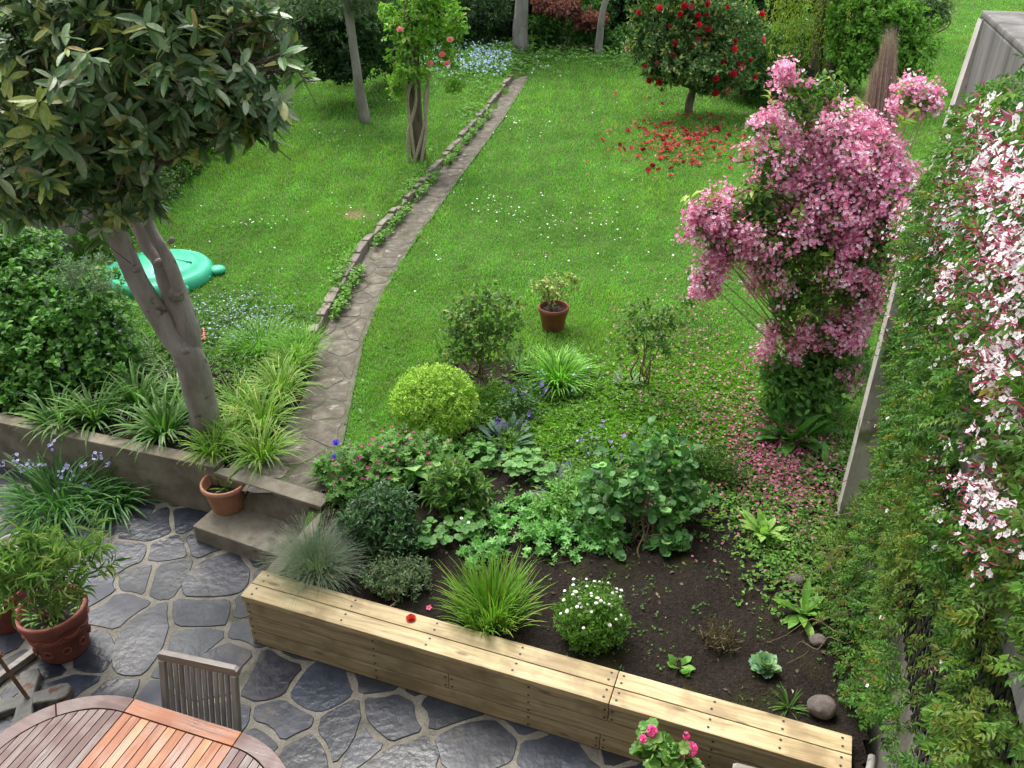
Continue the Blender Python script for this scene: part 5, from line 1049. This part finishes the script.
# table ------------------------------------------------------------
e1 = unit(A(.95, -.31)); e2 = A(-e1[1], e1[0]); TC = A(-1.915, 3.29)-e2*.60
tb = root('garden_table', (TC[0], TC[1], 0), 'oval wet slatted teak table, orange middle leaf between darker brown ends', 'table', rz=math.atan2(e1[1], e1[0]))
hx, rr = .372, .60
def yb(x, r): x = abs(x); return r if x < hx else math.sqrt(max(r*r-(x-hx)**2, 0))
def tpart(name, poly, mat, z0=.715, z1=.742, bev=.003, long_y=False):
    a_ = Acc(); p = np.array(poly); c = p.mean(0); q = p-c
    if long_y: q = np.stack([q[:, 1], -q[:, 0]], 1)          # grain along local x
    prism(a_, q, z0, z1, bev=bev); o_ = a_.build(name, M[mat], None); o_.parent = tb; o_.location = (c[0], c[1], 0)
    if long_y: o_.rotation_euler.z = math.pi/2
    return o_
ri = rr-.095
for s in (-1, 1):
    for (a0, a1) in ((90, 45), (45, 0), (0, -45), (-45, -90)):
        an = np.radians(np.linspace(a0+(0 if a0 == 90 else -.2), a1+(0 if a1 == -90 else .2), 9)); out_ = [(s*(hx+.002+rr*math.cos(t)), rr*math.sin(t)) for t in an]; inn = [(s*(hx+.002+ri*math.cos(t)), ri*math.sin(t)) for t in an[::-1]]
        tpart('rim_segment', out_+inn, 'teak_dark', .712, .745)
    w = .052; x = .004
    while x < ri-.02:
        x2 = min(x+w-.006, ri-.006); xs_ = np.linspace(x, x2, 4); top = [(s*(hx+q), math.sqrt(max(ri*ri-q*q, 0))-.004) for q in xs_]; bot = [(a_q, -b_q) for a_q, b_q in top[::-1]]
        if top[-1][1] > .02: tpart('slat', top+bot, 'teak_dark', long_y=True)
        x += w
    tpart('rim_segment', [(-hx+.001, s*ri), (hx-.001, s*ri), (hx-.001, s*rr), (-hx+.001, s*rr)], 'teak_orange', .712, .746)
nsl = 12; w = 2*hx/nsl
for i in range(nsl):
    x = -hx+i*w+.003; tpart('slat', [(x, -ri+.004), (x+w-.006, -ri+.004), (x+w-.006, ri-.004), (x, ri-.004)], ('teak_orange', 'teak_orange', 'slat_hi', 'teak_orange', 'teak_orange', 'slat_hi', 'teak_orange')[i % 7], .716, .741, long_y=True)
a_ = Acc()
for s in (-1, 1):
    a_ = Acc(); box(a_, (-.75, s*.3-.02, .655), (.75, s*.3+.02, .710), bev=.004); o_ = a_.build('apron', M['teak_dark'], None); o_.parent = tb
for sx_ in (-1, 1):
    for sy_ in (-1, 1):
        a_ = Acc(); box(a_, (sx_*.62-.03, sy_*.34-.03, .02), (sx_*.62+.03, sy_*.34+.03, .710), bev=.006); o_ = a_.build('leg', M['teak_dark'], None); o_.parent = tb
# chairs -----------------------------------------------------------
def chair(label, tl, tr, group):
    tl = A(*tl); tr = A(*tr); d_ = tr-tl; w = float(np.linalg.norm(d_)); c = (tl+tr)/2
    rt = root('garden_chair', (c[0], c[1], 0), label, 'chair', group, rz=math.atan2(d_[1], d_[0]))
    def P(name, lo, hi, rx=0., loc=(0, 0, 0), horiz=True):
        L_ = [hi[i]-lo[i] for i in range(3)]; cc = [(hi[i]+lo[i])/2 for i in range(3)]; a_ = Acc(); k = int(np.argmax(L_)); perm = {0: (0, 1, 2), 1: (1, 0, 2), 2: (2, 1, 0)}[k]; H_ = [L_[q]/2 for q in perm]
        box(a_, [-q for q in H_], H_, bev=.006); o_ = a_.build(name, M['teak_grey'], None); o_.parent = rt
        o_.location = cc; 
        if k == 1: o_.rotation_euler = (0, 0, math.pi/2)
        if k == 2: o_.rotation_euler = (0, -math.pi/2, 0)
        return o_
    zt = .95; h = w/2
    # back plane leans: top at y=0, seat level at y=-.12 (towards the table)
    def yz(z): return -.12+.12*(z-.44)/(zt-.44)
    a_ = Acc(); n = 9; V = []
    zs = [(-h, 0), (-h+.02, .028), (0, .034), (h-.02, .028), (h, 0)]
    top = [(x_, zt-.015+q*.5) for x_, q in zs]; bot = [(h, zt-.06), (-h, zt-.06)]
    V = [(x_, y_, z_) for y_ in (-.018, .018) for (x_, z_) in top+bot]; m_ = len(top+bot); j = np.arange(m_)
    a_.add(V, [j[None], (j[::-1]+m_)[None], np.stack([j, m_+j, m_+(j+1) % m_, (j+1) % m_], 1)]); o_ = a_.build('top_rail', M['teak_grey'], None); o_.parent = rt
    def sl(name, x0, x1, z0, z1, t=.012):
        a_ = Acc(); L_ = math.hypot(z1-z0, yz(z1)-yz(z0)); box(a_, (-L_/2, -t, -(x1-x0)/2), (L_/2, t, (x1-x0)/2), bev=.004); o_ = a_.build(name, M['teak_grey'], None); o_.parent = rt
        o_.location = ((x0+x1)/2, (yz(z0)+yz(z1))/2, (z0+z1)/2)
        from mathutils import Matrix
        zx = Vector((0, yz(z1)-yz(z0), z1-z0)).normalized(); xx = Vector((1, 0, 0)); yy = xx.cross(zx) 
        o_.rotation_euler = Matrix((zx, yy, -xx if False else xx)).transposed().to_euler() if zx.cross(yy).dot(xx) > 0 else Matrix((zx, -yy, xx)).transposed().to_euler()
    for s in (-1, 1): sl('back_stile', s*(h-.025)-.02, s*(h-.025)+.02, .02, zt-.058, .016)
    for i in range(11): x_ = -h+.075+i*(w-.15)/10; sl('back_slat', x_-.013, x_+.013, .49, zt-.058, .007)
    P('lower_rail', (-h+.045, -.128, .44), (h-.045, -.098, .49))
    for i in range(7): y_ = -.17-i*.06; P('seat_slat', (-h+.02, y_-.025, .435), (h-.02, y_+.025, .452))
    for s in (-1, 1):
        P('seat_rail', (s*(h-.04)-.015, -.58, .395), (s*(h-.04)+.015, -.15, .432)); P('leg', (s*(h-.04)-.018, -.59, .0), (s*(h-.04)+.018, -.55, .392))
    return rt
chair('weathered grey slatted chair pushed up to the far side of the oval table', at(158, 651, .95), at(238, 668, .95), 'slatted wooden chairs')
c0 = at(734, 768, .95); c1 = c0+A(*(e1*.52), 0); chair('weathered grey chair of which just the top rail shows beside the pink geranium', c0+A(0, .02, 0), c1+A(0, .02, 0), 'slatted wooden chairs')
q = at(872, 757, .72); rt = root('handrail', (q[0], q[1], 0), 'grey rounded handrail end beside the tall wall at the bottom edge', 'handrail'); a_ = Acc(); tube(a_, [q-A(e2[0], e2[1], 0)*.5+A(-.1, 0, -.05), q-A(.06, .12, .01), q, q+A(.01, .01, -.03)], .022, 10); a_.build('rail', M['metal'], rt, smooth=True)
a_ = Acc(); tube(a_, [q+A(.008, .008, -.03), q+A(.01, .01, -.69)], .016, 10); a_.build('post', M['metal'], rt, smooth=True)
# pink geranium in a pot
b = at(668, 790, .45); b[2] = .012; rt = root('potted_geranium', b, 'pot geranium with round leaves and bright pink flower heads at the bottom edge', 'potted plant'); pot(rt, b, .15, .30, M['terra'])
for (dx_) in (0,): pass
GE = [ell(662, 755, b[1], 24, 16, .16), ell(650, 745, b[1]+.05, 18, 14, .12), ell(680, 765, b[1]-.02, 22, 14, .15), ell(668, 785, b[1], 34, 18, .18)]
a_ = Acc(); tp, ou = sample_ells(110, GE, .3, .15, 12); leaves_on(a_, tp, ou, 4, .058, 1., [(.10, .22, .05, 3), (.16, .28, .07, 2), (.22, .30, .10, 1)], round_leaf(14, .08, .16, k=7), twig=.05, up=.8, facing=1.3); a_.build('foliage', M['leaf'], rt)
s_ = Acc(); stems_to(s_, b+A(0, 0, .26), GE, 12, .006, .004, .03, 5, .9); s_.build('stems', M['green_stem'], rt)
for (u, v, r) in ((652, 731, .026), (678, 757, .034), (691, 749, .034), (686, 736, .013), (643, 739, .016)):
    c = aty(u, v, b[1]); n = int(26*(r/.03)**2)+6; dd = unit(rng.normal(size=(n, 3))+A(0, -.2, .5)); a_ = Acc(); inst_flat(a_, CUP5, c+dd*r*.85, dd, .026*rng.uniform(.8, 1.2, n), pal(n, [(.80, .10, .36), (.82, .18, .45)], .08)); tube(a_, [c-A(0, 0, .1), c], .002, 3, (.1, .2, .04)); a_.build('flower_head', M['petal'], rt)

# ---------------------------------------------------------------- middle and far garden
# rose post and climbing rose
pb = at(419, 158, .6); pb[2] = .55; rt = root('rose_post', pb, 'thick weathered grey wooden post standing in the left lawn', 'post')
a_ = Acc(); tube(a_, smooth_path([pb, pb+A(-.03, 0, 1.), pb+A(-.02, .0, 2.), pb+A(-.02, 0, 2.9)], 4), np.linspace(.14, .11, 13), 12, rough=.04); a_.build('shaft', M['bark_dark'], rt, smooth=True)
yp = pb[1]; RE = [ell(430, 25, yp, 34, 24), ell(405, 40, yp-.2, 26, 26), ell(445, 50, yp, 22, 22), ell(410, 70, yp-.3, 26, 14), ell(455, 22, yp+.3, 18, 20), ell(428, -10, yp, 40, 20), ell(395, 85, yp-.3, 12, 14, .3), ell(452, 85, yp-.1, 14, 10, .3), ell(392, 15, yp, 20, 20)]
p0 = pb+A(-.30, -.25, 0); rt = root('climbing_rose', p0, 'bright green climbing rose with pink blooms trained up the thick post', 'climbing plant')
a_ = Acc(); tips, out = sample_ells(430, RE, .3, .45, 77); leaves_on(a_, tips, out, 8, .095, .6, [(.13, .27, .035, 3), (.18, .34, .045, 2), (.08, .18, .025, 1), (.28, .30, .06, .5)], LEAF2, .22, .2); a_.build('foliage', M['leaf'], rt)
for k, (q0, q1, q2, q3) in enumerate((((410, 170), (408, 135), (416, 100), (412, 60)), ((416, 168), (411, 130), (408, 95), (418, 70)), ((412, 168), (418, 150), (426, 115), (428, 80)), ((420, 155), (426, 130), (425, 100), (430, 75)))):
    s_ = Acc(); tube(s_, smooth_path([pb*0+aty(*q0, yp-.25)*A(1, 1, 0)+A(0, 0, .52), aty(*q1, yp-.25), aty(*q2, yp-.22), aty(*q3, yp-.1)], 5), [.03]*1+[.028]*15, 7, rough=.12, seed=k); s_.build('stem', M['pale_twig'], rt, smooth=True)
parts_copy('rose_bloom', rt, BLOOM, M['petal'], [aty(u, v, yp-.35) for (u, v) in ((442, 55), (430, 64), (450, 40), (447, 64), (400, 30))], [A(0, -.6, .7)]*5, .11, [(.72, .25, .24), (.75, .36, .36)], 2)
# slim tree in the left lawn
sb = at(366, 124, .58); small_tree('slim_tree', 'slim straight brown tree trunk leaning in the left lawn', sb, [sb-A(0, 0, .05), aty(358, 80, sb[1]-.02), aty(352, 35, sb[1]), aty(346, 0, sb[1]), aty(342, -25, sb[1])], [.11, .095, .085, .08, .06], [ell(330, -30, sb[1], 60, 32), ell(355, 2, sb[1], 32, 12), ell(310, 5, sb[1], 26, 12), ell(390, -20, sb[1], 40, 26), ell(283, 8, sb[1], 16, 18)], 420, 8, .13, .32, [(.12, .17, .11, 2), (.17, .22, .15, 2), (.07, .11, .05, 1)], barkm='bark', twig=.3)
# far trunk at the path's end and the thin one
tb0 = at(520, 54, .5); small_tree('old_tree', 'stout pale weathered trunk at the far end of the path', tb0, [tb0, tb0+A(.02, 0, 1.1), tb0+A(.12, 0, 2.2), tb0+A(.1, 0, 3.2)], [.25, .19, .18, .15], [(tb0[0], tb0[1], 5.2, 2.4, 1.8, 1.3), (tb0[0]-1.5, tb0[1]+.5, 4.6, 1.6, 1.5, .9)], 900, 8, .16, .4, G_DARK+[(.08, .15, .04, 2)], barkm='bark', twig=.4, lr=.08)
tb0 = at(598, 56, .5); small_tree('thin_tree', 'thin curved grey trunk in front of the far shrubs', tb0, [tb0, tb0+A(.02, 0, .6), tb0+A(.12, 0, 1.4), tb0+A(.45, 0, 2.1), tb0+A(.6, 0, 2.9)], [.12, .1, .09, .07, .05], [(tb0[0]+.6, tb0[1], 4.0, 1.3, 1.2, .8)], 260, 7, .12, .4, G_BRIGHT, barkm='bark', twig=.3, lr=.04)
# camellia
cb = at(688, 112, .5); yc = cb[1]
KE = [ell(690, 30, yc, 48, 34), ell(660, 45, yc-.2, 34, 24), ell(715, 50, yc-.2, 34, 28), ell(690, 60, yc-.4, 46, 20), ell(680, -10, yc, 55, 30), ell(640, 25, yc, 18, 22), ell(740, 30, yc, 24, 28), ell(712, 85, yc-.3, 22, 12, .5), ell(665, 72, yc-.3, 24, 12, .5), ell(735, 70, yc-.2, 24, 16, .6)]
rt, tips, out = small_tree('camellia_tree', 'camellia tree full of red flowers over fallen red petals on the lawn', cb, [cb-A(0, 0, .05), cb+A(.03, 0, .35), cb+A(.12, 0, .52)], [.09, .08, .07], KE, 2300, 9, .10, .5, [(.035, .09, .022, 3), (.065, .14, .035, 3), (.15, .21, .07, 1.6), (.28, .28, .06, .7)], mat='gloss', tm=LEAF2, barkm='bark_dark', twig=.2, limbs=16, lr=.035, lumpy=.25)
k = [i for i in range(len(tips)) if out[i][1] < -.05]; k = [i for i in k if KE and lum(out[i][None], 1, 1)[0] < 9]
k = list(rng.choice(k, 80, replace=False)); parts_copy('camellia_flower', rt, BLOOM, M['petal'], tips[k]+out[k]*.07, unit(out[k]+A(0, -.7, .5)), .135, [(.55, .025, .045), (.62, .05, .075), (.45, .02, .035), (.72, .20, .22)], 4)
# fallen camellia flowers: each its own object, shared meshes
fl = []
for _ in range(150):
    u, v = (685+rng.normal()*34, 140+abs(rng.normal())*2+rng.normal()*15) if rng.random() < .85 else (650+rng.normal()*45, 120+rng.normal()*30)
    q = at(u, v, .5)
    if q[1] < 13.5 or v < 85: continue
    fl.append(A(q[0], q[1], float(H(q[0], q[1]))+.05))
for o_ in parts_copy('fallen_camellia', None, BLOOM, M['petal'], fl, [unit(rng.normal(size=3)*.5+A(0, 0, 1)) for _ in fl], .105, [(.48, .06, .075), (.52, .11, .11), (.36, .045, .05), (.46, .15, .10)], 5):
    o_.scale.z *= .45; tag(o_, 'red fallen camellia flower on the lawn under the camellia tree', 'flower', 'fallen camellia flowers on the lawn')
n = 420; u = 688+rng.normal(size=n)*42; v = 138+rng.normal(size=n)*17; P_ = np.array([at(a, b_, .5) for a, b_ in zip(u, v) if b_ > 90]); P_[:, 2] = H(P_[:, 0], P_[:, 1])+.05
stuff_flat('camellia_petals', STAR5, P_, unit(rng.normal(size=P_.shape)*.5+A(0, 0, 1)), .06, [(.46, .06, .06), (.48, .13, .09), (.32, .05, .04)], label='loose red petals spread under the camellia tree', cat='petals')

# shrubs round the far edge
def bush(name, label, u, v, ells, tw, L, pl, seed=0, mat='leaf', per=8, wr=.5, cat='shrub', twig=.22, tm=LEAF2, **k):
    b = at(u, v, .5); return shrub(name, label, cat, b, ells, tw, per, L, wr, pl, tm, mat, twig, .3, stems=10, sr=(.03, .01), seed=seed, **k)
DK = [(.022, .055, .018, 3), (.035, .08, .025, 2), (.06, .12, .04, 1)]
bush('laurel_shrub', 'tall dark dense shrub behind the slim leaning trunk', 335, 82, [ell(335, 45, 19.5, 38, 34, 1.0), ell(365, 30, 20, 30, 36, 1.), ell(320, 10, 19.5, 40, 26, 1.), ell(350, 68, 19.2, 30, 14, .6)], 1500, .11, DK, 1)
bush('laurel_shrub', 'dark shrub between the slim trunk and the climbing rose', 395, 70, [ell(385, 40, 21.5, 26, 30, 1.), ell(395, 60, 21, 22, 10, .6), ell(372, 5, 21.5, 40, 20, 1.)], 700, .11, [(.04, .09, .03, 3), (.06, .13, .035, 2)], 2)
bush('dark_shrub', 'very dark evergreen shrub left of the pale trunk at the far end', 470, 48, [ell(480, 15, 27, 42, 26, 1.2), ell(455, 25, 26.5, 30, 20, 1.), ell(430, 5, 27, 40, 26, 1.2)], 1300, .13, DK, 4)
bush('ivy_bank', 'green leafy bank between the two far trunks', 560, 52, [ell(545, 32, 27, 24, 18, .8), ell(575, 38, 27, 24, 14, .8), ell(590, 15, 27.4, 24, 20, 1.), ell(620, 40, 26.6, 22, 14, .8)], 1100, .12, [(.06, .15, .03, 3), (.09, .20, .04, 2), (.03, .08, .02, 2)], 5)
bush('red_leaf_shrub', 'shrub with dull red purple leaves at the far end', 565, 40, [ell(560, 6, 26.5, 22, 9, .6), ell(590, 20, 26.4, 18, 9, .5), ell(545, 2, 26.6, 14, 8, .5)], 420, .13, [(.20, .07, .065, 2), (.26, .11, .10, 2), (.12, .045, .04, 1)], 6)
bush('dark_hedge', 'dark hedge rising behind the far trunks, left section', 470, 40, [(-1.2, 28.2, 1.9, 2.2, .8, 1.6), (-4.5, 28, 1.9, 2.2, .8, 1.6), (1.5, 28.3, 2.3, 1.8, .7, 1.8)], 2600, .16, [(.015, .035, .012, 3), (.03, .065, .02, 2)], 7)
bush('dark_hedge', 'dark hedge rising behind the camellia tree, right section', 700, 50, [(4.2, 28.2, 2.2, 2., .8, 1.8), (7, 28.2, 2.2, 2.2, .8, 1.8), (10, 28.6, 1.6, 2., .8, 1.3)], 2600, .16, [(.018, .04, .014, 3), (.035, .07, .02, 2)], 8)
bush('mixed_shrub', 'deep green shrub right behind the camellia tree', 745, 95, [ell(745, 60, 20.5, 26, 26, .9), ell(765, 85, 19.8, 22, 14, .7), ell(735, 25, 21.5, 30, 20, 1.), ell(790, 70, 20.8, 28, 22, .8)], 1300, .11, [(.03, .08, .022, 3), (.05, .12, .03, 2), (.08, .16, .04, 1)], 9)
bush('mixed_shrub', 'fresh green shrub under the drooping willow branches', 765, 60, [ell(765, 40, 22, 22, 16, .7), ell(800, 40, 22.5, 26, 22, .8), ell(840, 60, 21.5, 26, 20, .8)], 900, .11, [(.08, .18, .035, 3), (.05, .11, .025, 2)], 10)
bush('round_shrub', 'large rounded bright green leafy shrub at the right end of the lawn', 890, 92, [ell(885, 35, 20, 44, 34, 1.), ell(860, 50, 19.6, 30, 26, .8), ell(905, 55, 19.6, 30, 26, .8), ell(880, 5, 20, 40, 22, 1.), ell(850, 20, 20, 26, 24, .8)], 2200, .12, [(.12, .26, .035, 3), (.17, .32, .05, 2), (.07, .15, .025, 2)], 11, lumpy=.3)
bush('pale_shrub', 'pale silvery leaved shrub at the right of the rounded green shrub', 930, 35, [ell(930, 8, 22, 20, 16, .6), ell(915, 0, 22, 20, 14, .6)], 800, .11, [(.25, .32, .20, 2), (.16, .24, .10, 2)], 12)
# willow
wb = at(812, 100, .5); rt, t_, o_ = small_tree('weeping_willow', 'small weeping tree with drooping yellow green branches behind the pink shrub', wb, [wb, wb+A(-.05, 0, .9), wb+A(-.15, 0, 2.), wb+A(0, 0, 3.0)], [.14, .12, .10, .07], [(wb[0], wb[1], 3.8, 1.4, 1., .7)], 200, 7, .10, .25, [(.24, .30, .05), (.17, .24, .04)], twig=.3, lr=.04)
a_ = Acc()
for i in range(90):
    x0 = wb[0]+rng.normal()*.8; y0 = wb[1]+rng.normal()*.5; z0 = rng.uniform(2.9, 3.8); L_ = rng.uniform(.9, 2.3); n = int(L_*42); t = rng.random(n)
    P_ = np.stack([x0+rng.normal(size=n)*.04+t*.15*math.sin(i), y0+rng.normal(size=n)*.04, z0-t*L_], 1)
    inst(a_, LEAF2, P_, unit(rng.normal(size=(n, 3))*.5+A(0, 0, -.8)), unit(rng.normal(size=(n, 3))), rng.uniform(.06, .10, n), .25, pal(n, [(.26, .32, .05, 2), (.20, .27, .04, 2), (.12, .18, .03, 1)], .15))
a_.build('hanging_branches', M['leaf'], rt)
tube_ = Acc(); tube(tube_, smooth_path([wb+A(.25, 0, -.05), wb+A(.35, 0, .9), wb+A(.7, 0, 2.2)], 4), np.linspace(.12, .07, 9), 8, rough=.1); tube_.build('second_trunk', M['bark_dark'], rt, smooth=True)
# plants along the left boundary wall
for i, (y0, h_, pl, lab) in enumerate(((11.6, .5, G_BRIGHT, 'low bright green plants at the foot of the boundary wall, nearest patch'), (13.6, .45, G_MID, 'low leafy plants at the foot of the boundary wall, second patch from the front'), (15.8, .5, G_BRIGHT, 'low leafy plants at the foot of the boundary wall, third patch from the front'), (18.2, .55, G_MID, 'low leafy plants at the foot of the boundary wall, farthest patch'))):
    e_ = [(-5.55, y0+q, .55+h_*.35, .35, .55, h_*.6) for q in (-.7, 0, .7)]; shrub('border_plants', lab, 'plants', A(-5.55, y0, .5), e_, 420, 7, .085, .5, pl, LEAF, seed=i, stems=10, stemmat='green_stem', group='border plants along the boundary wall')
shrub('overhanging_shrub', 'dark shrub rising over the boundary wall behind the evergreen tree', 'shrub', A(-6.0, 13, .5), [(-6.2, 12.5, 2.9, .7, 2., .6), (-6.2, 16, 3.0, .7, 2., .7), (-6.3, 19.5, 3.0, .8, 2., .8)], 1500, 8, .12, .5, DK, seed=3)
# far blue flower border either side of the path end
cover('blue_flower_border', 'leafy green border of forget-me-nots at the far end of the left lawn', [(475, 68, 28, 8, .5), (440, 62, 30, 7, .25), (505, 62, 12, 8, .2), (560, 58, 50, 4, .3), (640, 62, 30, 5, .1)], 2600, .05, [(.09, .2, .04), (.13, .27, .05)], h=(.05, .35), gate=lambda x, y: y < 27.6)
pts = []
for _ in range(520):
    q = at(478+rng.normal()*26, 64+rng.normal()*8, .75)
    if q[1] < 27 and not (px_(pathL, q[1])-.05 < q[0] < px_(pathR, q[1])+.1): pts.append((q[0], q[1], float(H(q[0], q[1]))+rng.uniform(.25, .40)))
stuff_flat('forget_me_not_flowers', STAR5, pts, unit(rng.normal(size=(len(pts), 3))*.5+A(0, -.5, .8)), .055, [(.36, .48, .74), (.50, .58, .80)], label='haze of pale blue forget-me-nots beside the far end of the path', cat='flowers')
b = at(470, 48, .5); rt, t_ = clump('bluebells', 'tall strap leaved bluebells in front of the far dark shrubs', 'flowering plant', b, 220, .85, .035, [(.05, .15, .03), (.08, .2, .04)], e=(50, 88), droop=1.0, rad=.8)
fq = [b+A(rng.normal()*.7, -.3+rng.normal()*.3, rng.uniform(.75, 1.0)) for _ in range(30)]; parts_copy('flower', rt, STAR5, M['petal'], fq, [A(0, -.7, .5)]*30, .13, [(.38, .34, .72), (.45, .42, .78)], 2)
# little plants growing out of the edging joints
cover('edging_plants', 'small plants growing along the stone edging', [(410, 210, 6, 14, .2), (425, 190, 8, 16, .2), (470, 120, 8, 12, .2), (487, 95, 6, 10, .2), (345, 285, 8, 16, .2)], 700, .04, G_BRIGHT, h=(.02, .16))
rngp = np.random.default_rng(5); pts = []
for y0 in (9.2, 9.6, 10.1, 11.4, 12.0, 12.4, 13.5, 14.2, 15.3, 15.9, 16.6, 17.2, 17.8, 18.6):
    pts += [(float(px_(pathL, y0+q[1]))+.05+abs(q[0])*.8, y0+q[1], .50) for q in rngp.normal(size=(55, 2))*A(.05, .16)]
pts = np.array(pts); per = 3; ii = np.repeat(np.arange(len(pts)), per); a = rng.uniform(0, 6.28, len(ii)); a_ = Acc()
inst(a_, LEAF, pts[ii]+A(0, 0, 1)*rng.uniform(0, .12, (len(ii), 1)), np.stack([np.cos(a), np.sin(a), .4+0*a], 1), unit(rng.normal(size=(len(ii), 3))*.4+A(0, 0, 1)), rng.uniform(.035, .07, len(ii)), .6, pal(len(ii), G_BRIGHT)); tag(a_.build('path_weeds', M['leaf']), 'green weeds rooted between the stone edging and the path', 'weeds', kind='stuff')
